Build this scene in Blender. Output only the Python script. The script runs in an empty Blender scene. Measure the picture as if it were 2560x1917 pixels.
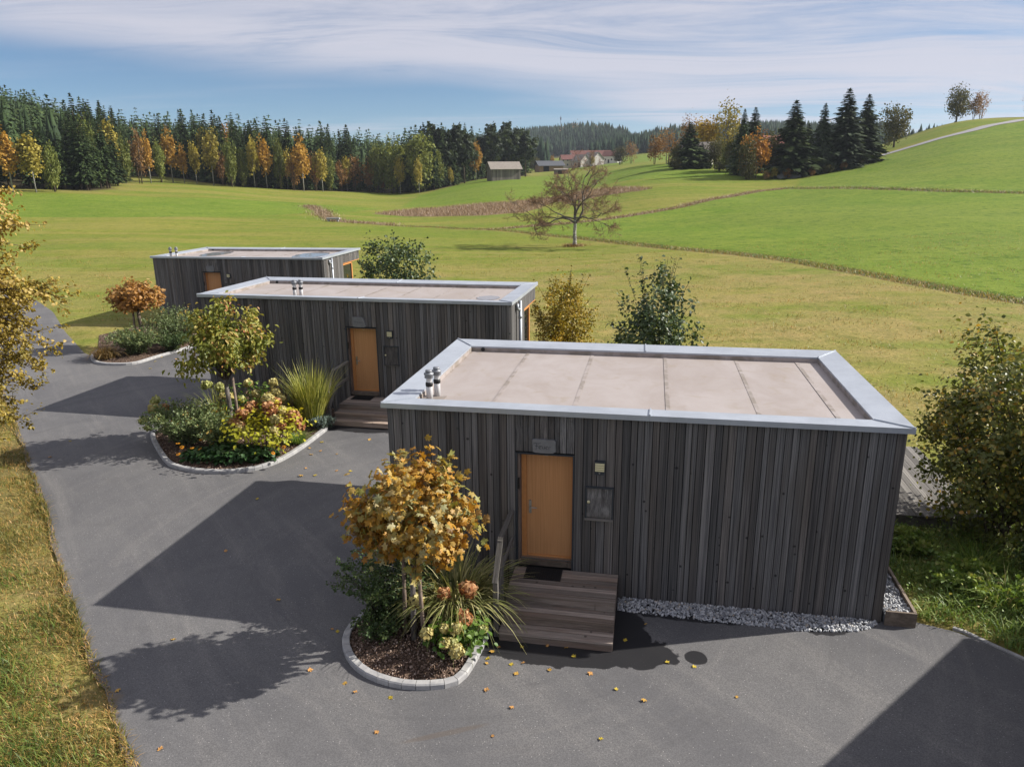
import bpy, math, random
import numpy as np
from mathutils import Vector, Matrix

# ------------------------------------------------------------------ camera, sky, sun, exposure
SC = bpy.context.scene
COL = SC.collection
rad = math.radians
CAM_H, PITCH, ROLL = 7.147, 0.2744, -0.0093
SUN_AZ, SUN_EL = rad(81.5), rad(33.5)

cam = bpy.data.cameras.new('camera')
cam.sensor_width = 36.0
cam.lens = 1831.5 / 2560 * 36.0
cam.clip_start, cam.clip_end = 0.1, 9000
cam_ob = bpy.data.objects.new('camera', cam)
COL.objects.link(cam_ob)
_fw = Vector((0, math.cos(PITCH), -math.sin(PITCH)))
_up = Vector((0, math.sin(PITCH), math.cos(PITCH)))
_r = Vector((1, 0, 0))
_R = _r * math.cos(ROLL) + _up * math.sin(ROLL)
_U = -_r * math.sin(ROLL) + _up * math.cos(ROLL)
cam_ob.matrix_world = Matrix(((_R.x, _U.x, -_fw.x, 0), (_R.y, _U.y, -_fw.y, 0), (_R.z, _U.z, -_fw.z, CAM_H), (0, 0, 0, 1)))
SC.camera = cam_ob

def N(t, kind, props=None, **ins):
    n = t.nodes.new(kind)
    for k, v in (props or {}).items():
        setattr(n, k, v)
    for k, v in ins.items():
        key = int(k[1:]) if k[0] == '_' and k[1:].isdigit() else k.replace('__', ' ')
        s = n.inputs[key]
        if isinstance(v, bpy.types.NodeSocket):
            t.links.new(v, s)
        elif isinstance(v, bpy.types.Node):
            t.links.new(v.outputs[0], s)
        else:
            if isinstance(v, (tuple, list)) and len(v) == 3 and s.type == 'RGBA':
                v = (*v, 1)
            s.default_value = v
    return n

def MATH(t, op, a, b=None, c=None, clamp=False):
    kw = {'_0': a}
    if b is not None: kw['_1'] = b
    if c is not None: kw['_2'] = c
    return N(t, 'ShaderNodeMath', {'operation': op, 'use_clamp': clamp}, **kw).outputs[0]

def VMATH(t, op, a, b=None):
    kw = {'_0': a}
    if b is not None: kw['_1'] = b
    return N(t, 'ShaderNodeVectorMath', {'operation': op}, **kw).outputs[0]

def MIX(t, f, a, b, blend='MIX'):
    n = t.nodes.new('ShaderNodeMix'); n.data_type = 'RGBA'; n.blend_type = blend
    for i, v in ((0, f), (6, a), (7, b)):
        s = n.inputs[i]
        if isinstance(v, bpy.types.NodeSocket): t.links.new(v, s)
        else: s.default_value = (*v, 1) if isinstance(v, (tuple, list)) and len(v) == 3 else v
    return n.outputs[2]

def RANGE(t, v, a, b, c=0.0, d=1.0, smooth=True):
    n = N(t, 'ShaderNodeMapRange', {'interpolation_type': 'SMOOTHSTEP' if smooth else 'LINEAR'}, Value=v)
    for k, x in zip(('From Min', 'From Max', 'To Min', 'To Max'), (a, b, c, d)):
        n.inputs[k].default_value = x
    return n.outputs[0]

def NOISE(t, vec, scale, detail=4, rough=.55, dist=0):
    return N(t, 'ShaderNodeTexNoise', Vector=vec, Scale=scale, Detail=detail, Roughness=rough, Distortion=dist).outputs[0]

def RAMP(t, v, stops):
    n = N(t, 'ShaderNodeValToRGB', Fac=v)
    e = n.color_ramp.elements
    while len(e) < len(stops): e.new(.5)
    for el, (p, c) in zip(e, stops):
        el.position = p; el.color = (*c, 1)
    return n.outputs[0]

# world: physical sky with a high thin cirrus sheet
W = bpy.data.worlds.new('World'); SC.world = W; W.use_nodes = True
t = W.node_tree; t.nodes.clear()
sky = N(t, 'ShaderNodeTexSky', {'sky_type': 'NISHITA', 'sun_disc': False, 'sun_elevation': SUN_EL, 'sun_rotation': SUN_AZ,
                                'altitude': 500, 'air_density': .85, 'dust_density': .1, 'ozone_density': 3.0})
tc = N(t, 'ShaderNodeTexCoord')
sp = N(t, 'ShaderNodeSeparateXYZ', Vector=tc.outputs['Generated'])
zz = MATH(t, 'MAXIMUM', sp.outputs[2], 0.0)
den = MATH(t, 'ADD', zz, 0.055)
cx = MATH(t, 'DIVIDE', sp.outputs[0], den); cy = MATH(t, 'DIVIDE', sp.outputs[1], den)
pv = N(t, 'ShaderNodeCombineXYZ', X=cx, Y=cy, Z=0.0).outputs[0]
warp = N(t, 'ShaderNodeTexNoise', Vector=pv, Scale=.16, Detail=3.0).outputs[1]
pw = VMATH(t, 'ADD', pv, VMATH(t, 'MULTIPLY', VMATH(t, 'SUBTRACT', warp, (.5, .5, .5)), (3.2, 3.2, 0)))
rot = N(t, 'ShaderNodeMapping', Vector=pw); rot.inputs['Rotation'].default_value = (0, 0, rad(26)); rot.inputs['Scale'].default_value = (.16, .80, 1)
fib = NOISE(t, rot.outputs[0], 1.7, 10, .68, .9)
rot2 = N(t, 'ShaderNodeMapping', Vector=pw); rot2.inputs['Rotation'].default_value = (0, 0, rad(20)); rot2.inputs['Scale'].default_value = (.16, .32, 1)
rot2.inputs['Location'].default_value = (3.1, 1.7, 0)
big = NOISE(t, rot2.outputs[0], .8, 3, .5)
# extent of the sheet: it thins out beyond a slanting edge in plan
edge = MATH(t, 'ADD', MATH(t, 'MULTIPLY', cx, -.86), MATH(t, 'MULTIPLY', cy, .86))
edge = MATH(t, 'ADD', edge, MATH(t, 'MULTIPLY', MATH(t, 'SUBTRACT', big, .5), 9.0))
sheet = RANGE(t, edge, 4.3, 6.4, 1.0, 0.0)
cov = MATH(t, 'MULTIPLY', sheet, RANGE(t, MATH(t, 'ADD', MATH(t, 'MULTIPLY', fib, .65), MATH(t, 'MULTIPLY', big, .5)), .345, .60))
low = MATH(t, 'MULTIPLY', RANGE(t, NOISE(t, VMATH(t, 'MULTIPLY', pv, (.2, .8, 1)), 1.0, 5, .6), .46, .70), RANGE(t, zz, .02, .13, .55, .10))
cov = MATH(t, 'MAXIMUM', MATH(t, 'MULTIPLY', cov, .92), low)
cov = MATH(t, 'MULTIPLY', cov, RANGE(t, sp.outputs[2], -.01, .04))
skyc = MIX(t, 1.0, sky.outputs[0], (.66, .82, .93), 'MULTIPLY')
SKY_S = .058
colr = MIX(t, cov, skyc, (6.4, 6.4, 7.3))
bg = N(t, 'ShaderNodeBackground', Color=colr, Strength=SKY_S)
N(t, 'ShaderNodeOutputWorld', Surface=bg)

sl = bpy.data.lights.new('sun', 'SUN'); sl.energy = 5.0; sl.angle = rad(.53); sl.color = (1, .945, .86)
sun = bpy.data.objects.new('sun', sl); COL.objects.link(sun)
_sd = Vector((math.sin(SUN_AZ) * math.cos(SUN_EL), math.cos(SUN_AZ) * math.cos(SUN_EL), math.sin(SUN_EL)))
sun.rotation_euler = _sd.to_track_quat('Z', 'Y').to_euler()
sun.location = _sd * 60

vs = SC.view_settings
vs.view_transform = 'Standard'; vs.look = 'None'; vs.gamma = 1; vs.use_curve_mapping = False; vs.exposure = .80
SC.render.engine = 'CYCLES'
cy_ = SC.cycles
cy_.use_denoising = True
cy_.max_bounces = 7; cy_.diffuse_bounces = 3; cy_.glossy_bounces = 3; cy_.transmission_bounces = 4
cy_.transparent_max_bounces = 8; cy_.volume_bounces = 0
cy_.use_adaptive_sampling = True; cy_.adaptive_threshold = .012
cy_.sample_clamp_indirect = 4.0

# ------------------------------------------------------------------ helpers
RND = random.Random(11)
NR = np.random.default_rng(11)

def sstep(a, b, x):
    q = np.clip((np.asarray(x, float) - a) / (b - a), 0, 1); return q * q * (3 - 2 * q)

def tag(o, label=None, cat=None, group=None, kind=None):
    if label: o['label'] = label
    if cat: o['category'] = cat
    if group: o['group'] = group
    if kind: o['kind'] = kind
    return o

def link(name, data, parent=None, loc=(0, 0, 0), rot=(0, 0, 0), scale=(1, 1, 1)):
    o = bpy.data.objects.new(name, data); COL.objects.link(o)
    o.location = loc; o.rotation_euler = rot; o.scale = scale
    if parent is not None: o.parent = parent
    return o

def empty(name, loc=(0, 0, 0), rz=0.0, label=None, cat=None, group=None, parent=None):
    o = link(name, None, parent, loc, (0, 0, rz)); o.empty_display_size = .2
    return tag(o, label, cat, group)

def mesh_np(name, V, T, mat=None, rnd=None, smooth=False, mi=None):
    V = np.ascontiguousarray(V, dtype=np.float32); T = np.ascontiguousarray(T, dtype=np.int32)
    me = bpy.data.meshes.new(name); n = len(T)
    me.vertices.add(len(V)); me.vertices.foreach_set('co', V.ravel())
    me.loops.add(3 * n); me.loops.foreach_set('vertex_index', T.ravel())
    me.polygons.add(n); me.polygons.foreach_set('loop_start', np.arange(0, 3 * n, 3, dtype=np.int32))
    if smooth: me.polygons.foreach_set('use_smooth', np.ones(n, dtype=bool))
    for m in (mat if isinstance(mat, (list, tuple)) else [mat]):
        if m: me.materials.append(m)
    if mi is not None: me.polygons.foreach_set('material_index', np.asarray(mi, dtype=np.int32))
    if rnd is not None:
        a = me.attributes.new('rnd', 'FLOAT', 'POINT'); a.data.foreach_set('value', np.ascontiguousarray(rnd, dtype=np.float32))
    me.update(calc_edges=True)
    return me

class MB:
    """collects simple solids in one mesh"""
    def __init__(s): s.v = []; s.f = []
    def add(s, vs, fs):
        b = len(s.v); s.v += [tuple(p) for p in vs]; s.f += [tuple(i + b for i in f) for f in fs]; return s
    def box(s, x0, x1, y0, y1, z0, z1):
        return s.add([(x0, y0, z0), (x1, y0, z0), (x1, y1, z0), (x0, y1, z0), (x0, y0, z1), (x1, y0, z1), (x1, y1, z1), (x0, y1, z1)],
                     [(0, 3, 2, 1), (4, 5, 6, 7), (0, 1, 5, 4), (1, 2, 6, 5), (2, 3, 7, 6), (3, 0, 4, 7)])
    def bar(s, a, b, w, h, up=(0, 0, 1)):
        a = Vector(a); b = Vector(b); d = (b - a).normalized(); u = Vector(up)
        if abs(d.dot(u)) > .98: u = Vector((0, 1, 0))
        x = d.cross(u).normalized(); u = x.cross(d).normalized()
        vs = [p + x * (i * w / 2) + u * (j * h / 2) for p in (a, b) for i, j in ((-1, -1), (1, -1), (1, 1), (-1, 1))]
        return s.add(vs, [(0, 3, 2, 1), (4, 5, 6, 7), (0, 1, 5, 4), (1, 2, 6, 5), (2, 3, 7, 6), (3, 0, 4, 7)])
    def tube(s, pts, radii, n=6, cap=True):
        pts = [Vector(p) for p in pts]; k = len(pts)
        if not hasattr(radii, '__len__'): radii = [radii] * k
        vs = []; prev = None
        for i, p in enumerate(pts):
            d = (pts[min(i + 1, k - 1)] - pts[max(i - 1, 0)]).normalized()
            x = (prev - d * prev.dot(d)) if prev else d.orthogonal()
            if x.length < 1e-5: x = d.orthogonal()
            x.normalize(); prev = x; y = d.cross(x)
            for j in range(n):
                a = 2 * math.pi * j / n
                vs.append(p + (x * math.cos(a) + y * math.sin(a)) * radii[i])
        fs = [(i * n + j, i * n + (j + 1) % n, (i + 1) * n + (j + 1) % n, (i + 1) * n + j) for i in range(k - 1) for j in range(n)]
        if cap: fs += [tuple(range(n))[::-1], tuple((k - 1) * n + j for j in range(n))]
        return s.add(vs, fs)
    def lathe(s, prof, c=(0, 0, 0), n=16):
        vs = [(c[0] + r * math.cos(2 * math.pi * j / n), c[1] + r * math.sin(2 * math.pi * j / n), c[2] + z) for r, z in prof for j in range(n)]
        k = len(prof)
        fs = [(i * n + j, i * n + (j + 1) % n, (i + 1) * n + (j + 1) % n, (i + 1) * n + j) for i in range(k - 1) for j in range(n)]
        fs += [tuple(range(n))[::-1], tuple((k - 1) * n + j for j in range(n))]
        return s.add(vs, fs)
    def mesh(s, name, mat, smooth=False, bevel=0):
        me = bpy.data.meshes.new(name); me.from_pydata(s.v, [], s.f)
        if mat: me.materials.append(mat)
        if smooth:
            for p in me.polygons: p.use_smooth = True
        me.update(); return me
    def build(s, name, mat, parent=None, smooth=False, loc=(0, 0, 0), rz=0):
        return link(name, s.mesh(name, mat, smooth), parent, loc, (0, 0, rz))

def unit(v): return v / np.maximum(np.linalg.norm(v, axis=-1, keepdims=True), 1e-9)

# leaf templates: (side, along, normal) coordinates, triangles
T_LEAF = (np.array([(0, 0, 0), (.42, .45, .10), (0, 1, -.06), (-.42, .45, .10)]), np.array([(0, 1, 2), (0, 2, 3)]))
T_OVAL = (np.array([(0, 0, 0), (.34, .28, .08), (.36, .62, .07), (0, 1, -.12), (-.36, .62, .07), (-.34, .28, .08)]),
          np.array([(0, 1, 2), (0, 2, 3), (0, 3, 4), (0, 4, 5)]))
T_NARROW = (T_OVAL[0] * np.array([.72, 1.1, 1.6]), T_OVAL[1])
_ml = [(0, .08), (.16, -.02), (.40, .10), (.28, .26), (.62, .36), (.46, .52), (.56, .74), (.24, .62), (.16, .78), (0, 1.08)]
_ml = _ml + [(-x, y) for x, y in _ml[-2:0:-1]]
_mv = [(0, .42, .07)] + [(x, y, .03 if i % 2 else -.12) for i, (x, y) in enumerate(_ml)]
T_MAPLE = (np.array(_mv), np.array([(0, 1 + i, 1 + (i + 1) % len(_ml)) for i in range(len(_ml))]))
T_CARD = (np.array([(-.5, 0, 0), (.5, .1, .12), (.35, 1, -.05), (-.4, .9, .1)]), np.array([(0, 1, 2), (0, 2, 3)]))

def leaf_arrays(P, AX, NM, S, tpl, rnd):
    tv, tf = tpl; n, k = len(P), len(tv)
    AX = unit(AX); SD = unit(np.cross(AX, NM)); NM = np.cross(SD, AX)
    S = np.broadcast_to(np.asarray(S, float), (n,))
    V = P[:, None] + S[:, None, None] * (tv[None, :, 0, None] * SD[:, None] + tv[None, :, 1, None] * AX[:, None] + tv[None, :, 2, None] * NM[:, None])
    T = (np.arange(n) * k)[:, None, None] + tf[None]
    return V.reshape(-1, 3), T.reshape(-1, 3), np.repeat(rnd, k)

def join_arrays(parts):
    V, T, A = [], [], []; b = 0
    for v, tt, a in parts:
        V.append(v); T.append(tt + b); A.append(a); b += len(v)
    return np.concatenate(V), np.concatenate(T), np.concatenate(A)

def lumpy(dirs, rng, k=9, amp=.22):
    d = unit(rng.normal(size=(k, 3))); ph = rng.uniform(.6, 1, k)
    return 1 + amp * (np.max(ph * np.clip(dirs @ d.T, 0, 1) ** 3, axis=1) * 2 - .9)

def crown_pts(n, c, rd, rng, clumps=60, cs=.2, inner=.35, amp=.22, lower=-1.0):
    """leaf positions in clumps through an uneven ellipsoid"""
    d = unit(rng.normal(size=(clumps * 3, 3))); d = d[d[:, 2] > lower][:clumps]
    r = (inner + (1 - inner) * rng.random(len(d)) ** .6) * lumpy(d, rng, amp=amp)
    C = d * r[:, None]
    w = rng.random(len(C)) * .7 + .5
    i = rng.choice(len(C), n, p=w / w.sum())
    q = C[i] + rng.normal(size=(n, 3)) * cs * rng.uniform(.6, 1.2, len(C))[i][:, None]
    out = unit(q + 1e-6)
    cr = rng.random(len(C))
    return np.asarray(c) + q * np.asarray(rd), out, np.clip(.55 * cr[i] + .45 * rng.random(n), 0, 1), np.asarray(c) + C * np.asarray(rd)

def leaf_dirs(out, rng, up=.5, spread=.7, droop=.3):
    n = len(out)
    NM = unit(out * .6 + np.array([0, 0, up]) + rng.normal(size=(n, 3)) * spread)
    AX = unit(np.cross(NM, rng.normal(size=(n, 3)))); AX = unit(AX + out * .5 + np.array([0, 0, -droop]))
    return AX, NM

def strips(P, Wd, side, rnd):
    """P (n,k,3) centre lines, Wd (n,k) half widths, side (n,3)"""
    n, k = P.shape[:2]
    V = np.stack([P - side[:, None] * Wd[..., None], P + side[:, None] * Wd[..., None]], 2).reshape(n, 2 * k, 3)
    f = []
    for i in range(k - 1):
        a = 2 * i; f += [(a, a + 1, a + 3), (a, a + 3, a + 2)]
    T = (np.arange(n) * 2 * k)[:, None, None] + np.array(f)[None]
    return V.reshape(-1, 3), T.reshape(-1, 3), np.repeat(rnd, 2 * k)

def blades(B, L, rng, lean=.5, droop=.3, width=.006, k=4, rnd=None, az=None):
    n = len(B); L = np.broadcast_to(np.asarray(L, float), (n,)) * rng.uniform(.6, 1.15, n)
    a = rng.uniform(0, 2 * np.pi, n) if az is None else az
    dr = np.stack([np.cos(a), np.sin(a), 0 * a], 1)
    ln = lean * rng.uniform(.2, 1.3, n); q = np.linspace(0, 1, k)
    H = L[:, None] * (q * np.sqrt(np.clip(1 - (ln * .6) ** 2, .15, 1))[:, None] - (droop * rng.uniform(.4, 1.4, n))[:, None] * q ** 2.4)
    X = L[:, None] * (ln[:, None] * q ** 1.4)
    P = B[:, None] + dr[:, None] * X[..., None] + np.array([0, 0, 1.])[None, None] * H[..., None]
    tw = rng.uniform(-.6, .6, n) + a + np.pi / 2
    sd = np.stack([np.cos(tw), np.sin(tw), 0 * tw], 1)
    wd = width * rng.uniform(.7, 1.3, n)[:, None] * (1 - q ** 2.5 * .93)[None]
    return strips(P, wd, sd, rng.random(n) if rnd is None else rnd)

def rot_rand(n, rng):
    q = unit(rng.normal(size=(n, 4))); w, x, y, z = q.T
    return np.stack([np.stack([1 - 2 * (y * y + z * z), 2 * (x * y - z * w), 2 * (x * z + y * w)], 1),
                     np.stack([2 * (x * y + z * w), 1 - 2 * (x * x + z * z), 2 * (y * z - x * w)], 1),
                     np.stack([2 * (x * z - y * w), 2 * (y * z + x * w), 1 - 2 * (x * x + y * y)], 1)], 1)

_oc = np.array([(1, 0, 0), (-1, 0, 0), (0, 1, 0), (0, -1, 0), (0, 0, 1), (0, 0, -1)], float)
_of = np.array([(0, 2, 4), (2, 1, 4), (1, 3, 4), (3, 0, 4), (2, 0, 5), (1, 2, 5), (3, 1, 5), (0, 3, 5)])
_cb = np.array([(-1, -1, -1), (1, -1, -1), (1, 1, -1), (-1, 1, -1), (-.8, -.8, 1), (.9, -.7, 1), (.8, .9, 1), (-.7, .8, 1)], float) * .62
_cf = np.array([(0, 3, 2), (0, 2, 1), (4, 5, 6), (4, 6, 7), (0, 1, 5), (0, 5, 4), (1, 2, 6), (1, 6, 5), (2, 3, 7), (2, 7, 6), (3, 0, 4), (3, 4, 7)])
def pebbles(P, S, rng, flat=.5, cube=True):
    n = len(P); tv, tf = (_cb, _cf) if cube else (_oc, _of)
    sc = np.asarray(S)[:, None] * np.stack([rng.uniform(.7, 1.3, n), rng.uniform(.55, 1, n), rng.uniform(flat * .6, flat * 1.2, n)], 1)
    Rm = rot_rand(n, rng)
    V = np.einsum('nij,nkj->nki', Rm, tv[None] * sc[:, None] * rng.uniform(.8, 1.2, (n, len(tv), 1))) + P[:, None]
    T = (np.arange(n) * len(tv))[:, None, None] + tf[None]
    return V.reshape(-1, 3), T.reshape(-1, 3), np.repeat(rng.random(n), len(tv))

def in_poly(x, y, poly):
    x = np.asarray(x, float); y = np.asarray(y, float); c = np.zeros(x.shape, bool); n = len(poly)
    for i in range(n):
        (x0, y0), (x1, y1) = poly[i], poly[(i + 1) % n]
        if y0 == y1: continue
        c ^= ((y0 > y) != (y1 > y)) & (x < (x1 - x0) * (y - y0) / (y1 - y0) + x0)
    return c

def line_dist(x, y, pts, closed=False):
    d = np.full(np.shape(x), 1e9); n = len(pts)
    for i in range(n if closed else n - 1):
        (x0, y0), (x1, y1) = pts[i], pts[(i + 1) % n]
        dx, dy = x1 - x0, y1 - y0; q = np.clip(((x - x0) * dx + (y - y0) * dy) / (dx * dx + dy * dy + 1e-9), 0, 1)
        d = np.minimum(d, np.hypot(x - x0 - q * dx, y - y0 - q * dy))
    return d

def sdist(x, y, poly): return np.where(in_poly(x, y, poly), 1, -1) * line_dist(x, y, poly, True)

def resample(pts, step):
    pts = [np.array(p, float) for p in pts]; out = [pts[0]]
    for a, b in zip(pts[:-1], pts[1:]):
        L = np.linalg.norm(b - a); k = max(1, int(round(L / step)))
        out += [a + (b - a) * i / k for i in range(1, k + 1)]
    return np.array(out)

def smooth_line(pts, it=2):
    p = [np.array(a, float) for a in pts]
    for _ in range(it):
        q = [p[0]]
        for a, b in zip(p[:-1], p[1:]): q += [a * .75 + b * .25, a * .25 + b * .75]
        p = q + [p[-1]]
    return np.array(p)

def rand_in_poly(poly, n, rng):
    a = np.array(poly); lo, hi = a.min(0), a.max(0); out = []
    while sum(map(len, out)) < n:
        q = rng.uniform(lo, hi, (n * 2, 2)); out.append(q[in_poly(q[:, 0], q[:, 1], poly)])
    return np.concatenate(out)[:n]
# ------------------------------------------------------------------ materials
MATS = {}
def new_mat(name):
    m = bpy.data.materials.new(name); m.use_nodes = True; m.node_tree.nodes.clear(); MATS[name] = m
    return m, m.node_tree

def finish(t, col, rough=.8, metal=0.0, bump=None, bs=.3, bd=.02, spec=.3):
    b = N(t, 'ShaderNodeBsdfPrincipled', Base__Color=col, Roughness=rough, Metallic=metal)
    b.inputs['Specular IOR Level'].default_value = spec
    if bump is not None:
        bn = N(t, 'ShaderNodeBump', Height=bump, Strength=bs, Distance=bd); t.links.new(bn.outputs[0], b.inputs['Normal'])
    N(t, 'ShaderNodeOutputMaterial', Surface=b.outputs[0])
    return b

def plain(name, col, rough=.7, metal=0.0, var=.15, scale=8, spec=.3):
    m, t = new_mat(name)
    p = N(t, 'ShaderNodeNewGeometry').outputs[0]
    n = NOISE(t, p, scale, 4)
    c = MIX(t, n, tuple(x * (1 - var) for x in col), tuple(min(1, x * (1 + var)) for x in col))
    finish(t, c, rough, metal, n, .15, .01, spec)
    return m

def wood(name, dark, light, axis='z', lenk=3.3, knots=True, rough=.85, tint=None):
    """weathered board; unit box scaled per object, grain runs along its long axis"""
    m, t = new_mat(name)
    oc = N(t, 'ShaderNodeTexCoord').outputs['Object']
    rn = N(t, 'ShaderNodeObjectInfo').outputs['Random']
    off = VMATH(t, 'MULTIPLY', N(t, 'ShaderNodeCombineXYZ', X=rn, Y=rn, Z=rn).outputs[0], (37, 61, 83))
    sc = {'z': (7, 1.2, 1.6), 'x': (1.6, 7, 2)}[axis]
    v = VMATH(t, 'ADD', VMATH(t, 'MULTIPLY', oc, sc), off)
    g = NOISE(t, v, 1.0, 6, .65, .4)
    fine = NOISE(t, VMATH(t, 'MULTIPLY', v, (5, 5, 3) if axis == 'z' else (3, 5, 5)), 1.4, 3, .6)
    base = MATH(t, 'ADD', MATH(t, 'MULTIPLY', g, .75), MATH(t, 'MULTIPLY', fine, .35))
    lo = NOISE(t, VMATH(t, 'ADD', VMATH(t, 'MULTIPLY', oc, (.4, .4, 1.2) if axis == 'z' else (1.2, .4, .4)), off), 1.2, 3)
    c = MIX(t, RANGE(t, base, .34, .76), dark, light)
    r2 = MATH(t, 'FRACT', MATH(t, 'MULTIPLY', rn, 17.31))
    if tint: c = MIX(t, RANGE(t, r2, .45, 1.0, 0, .55), c, MIX(t, 1.0, c, (1.14, 1.0, .88), 'MULTIPLY'))
    bt = RANGE(t, MATH(t, 'FRACT', MATH(t, 'MULTIPLY', rn, 7.77)), 0, 1, .60, 1.45, False)
    c = MIX(t, 1.0, c, N(t, 'ShaderNodeCombineXYZ', X=bt, Y=bt, Z=bt).outputs[0], 'MULTIPLY')
    if tint: c = MIX(t, MATH(t, 'MULTIPLY', RANGE(t, lo, .45, .7), .6), c, tint)
    h = base
    if knots:
        ks = (.66, .1, 19.8 * lenk / 3.3) if axis == 'z' else (19.8 * lenk / 3.3, .66, .1)
        vo = N(t, 'ShaderNodeTexVoronoi', Vector=VMATH(t, 'ADD', VMATH(t, 'MULTIPLY', oc, ks), off), Scale=.8)
        kn = MATH(t, 'MULTIPLY', RANGE(t, vo.outputs[0], .07, .15, 1, 0), RANGE(t, N(t, 'ShaderNodeSeparateColor', Color=vo.outputs[1]).outputs[0], .5, .55))
        c = MIX(t, MATH(t, 'MULTIPLY', kn, .75), c, tuple(x * .35 for x in dark))
        h = MATH(t, 'SUBTRACT', base, MATH(t, 'MULTIPLY', kn, .8))
    finish(t, c, rough, 0, h, .5, .006, .25)
    return m

M_BOARD = wood('weathered_board', (.025, .026, .030), (.182, .178, .176), 'z', tint=(.094, .084, .074))
M_BOARD_SIDE = M_BOARD
M_PLANK = wood('deck_plank', (.11, .088, .073), (.36, .305, .265), 'x', 1.8, tint=(.19, .13, .098))
M_RAIL = wood('rail_timber', (.07, .065, .058), (.20, .188, .172), 'x', 1.2, knots=False)
M_POST = wood('post_timber', (.07, .065, .058), (.20, .188, .172), 'z', 1.2, knots=False)
M_BOX = wood('box_timber', (.09, .07, .055), (.24, .195, .155), 'x', 1.0)
M_DARK = plain('dark_backing', (.012, .012, .013), .95, var=.1)
M_ZINC = None
m, t = new_mat('folded_sheet_metal'); M_ZINC = m
p = N(t, 'ShaderNodeNewGeometry').outputs[0]
n1 = NOISE(t, p, 1.6, 5, .6); n2 = NOISE(t, VMATH(t, 'MULTIPLY', p, (3, 3, 3)), 9, 3)
c = MIX(t, RANGE(t, n1, .3, .7), (.33, .36, .405), (.40, .435, .485)); c = MIX(t, RANGE(t, n2, .5, .75, 0, .35), c, (.45, .47, .505))
b = finish(t, c, .42, .35, n1, .04, .02, .5); t.links.new(RANGE(t, n2, .3, .7, .36, .52), b.inputs['Roughness'])

m, t = new_mat('roof_membrane'); M_MEMB = m
p = N(t, 'ShaderNodeNewGeometry').outputs[0]
oi = N(t, 'ShaderNodeObjectInfo').outputs['Random']
a = NOISE(t, VMATH(t, 'MULTIPLY', p, (1, .6, 1)), .9, 6, .65, .6); b_ = NOISE(t, p, 2.6, 5, .6, .8); d_ = NOISE(t, p, 40, 2)
c = MIX(t, RANGE(t, a, .3, .72), (.275, .236, .216), (.335, .30, .288))
c = MIX(t, RANGE(t, b_, .52, .74, 0, .6), c, (.25, .205, .155))
oc = N(t, 'ShaderNodeTexCoord').outputs['Object']; ox = N(t, 'ShaderNodeSeparateXYZ', Vector=oc).outputs[0]
edge = MATH(t, 'ADD', RANGE(t, MATH(t, 'ABSOLUTE', ox), .44, .50, 0, 1), 0.0)
c = MIX(t, MATH(t, 'MULTIPLY', MATH(t, 'MULTIPLY', edge, RANGE(t, b_, .40, .60)), .6), c, (.13, .108, .08))
c = MIX(t, RANGE(t, oi, 0, 1, 0, .12), c, (.36, .335, .325)); c = MIX(t, RANGE(t, d_, .3, .7, 0, .12), c, (.25, .22, .2))
finish(t, c, .6, 0, d_, .1, .004, .35)

m, t = new_mat('puddle_stain'); M_PUDDLE = m
p = N(t, 'ShaderNodeNewGeometry').outputs[0]
finish(t, MIX(t, NOISE(t, p, 5), (.16, .15, .15), (.22, .21, .21)), .06, 0, None, spec=.5)

m, t = new_mat('door_veneer'); M_DOOR = m
oc = N(t, 'ShaderNodeTexCoord').outputs['Object']
g = RANGE(t, NOISE(t, VMATH(t, 'MULTIPLY', oc, (38, 20, 1.4)), 1.0, 6, .7, .3), .3, .7)
g2 = NOISE(t, oc, 1.2, 3)
c = MIX(t, g, (.42, .205, .082), (.56, .295, .130)); c = MIX(t, RANGE(t, g2, .4, .75, 0, .35), c, (.46, .21, .08))
finish(t, c, .45, 0, g, .06, .002, .35)

M_FRAMEW = plain('orange_frame', (.50, .22, .075), .5, var=.2, scale=14)
M_STEEL = plain('brushed_steel', (.45, .45, .45), .3, .9, .1)
M_BLACK = plain('black_plastic', (.012, .012, .013), .45, var=.1)
M_GREYM = plain('grey_metal', (.20, .21, .23), .5, .3, .1)
M_LAMPB = plain('dark_lamp_body', (.035, .042, .05), .5, var=.1)
M_LAMPS = plain('cream_lamp_glass', (.62, .58, .36), .35, var=.06)
M_PIPE = plain('pale_pipe', (.52, .52, .53), .45, .1, .12, 5)
M_DOWN = plain('downpipe_metal', (.33, .355, .39), .45, .5, .08)
M_STONE = plain('grey_slate', (.165, .17, .175), .8, 0, .35, 9)
M_INK = plain('dark_incised', (.03, .03, .032), .8)
M_RUBBER = plain('rubber_mat', (.010, .010, .011), .7, var=.3, scale=60)
m, t = new_mat('window_glass'); M_GLASS = m
finish(t, (.012, .016, .018), .03, 0, None, spec=.8)
M_GLASS2 = plain('dim_pane', (.03, .035, .04), .1, 0, .1, spec=.6)

m, t = new_mat('kerb_concrete'); M_KERB = m
p = N(t, 'ShaderNodeNewGeometry').outputs[0]; rn = N(t, 'ShaderNodeObjectInfo').outputs['Random']
a = NOISE(t, p, 7, 5, .6); b_ = NOISE(t, p, 90, 2)
c = MIX(t, RANGE(t, a, .3, .7), (.26, .26, .265), (.40, .395, .385)); c = MIX(t, RANGE(t, rn, 0, 1, 0, .35), c, (.29, .29, .30))
c = MIX(t, RANGE(t, b_, .55, .75, 0, .35), c, (.2, .2, .2)); finish(t, c, .9, 0, b_, .25, .004, .2)

def attr(t, name): return N(t, 'ShaderNodeAttribute', {'attribute_name': name}).outputs['Fac']

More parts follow.
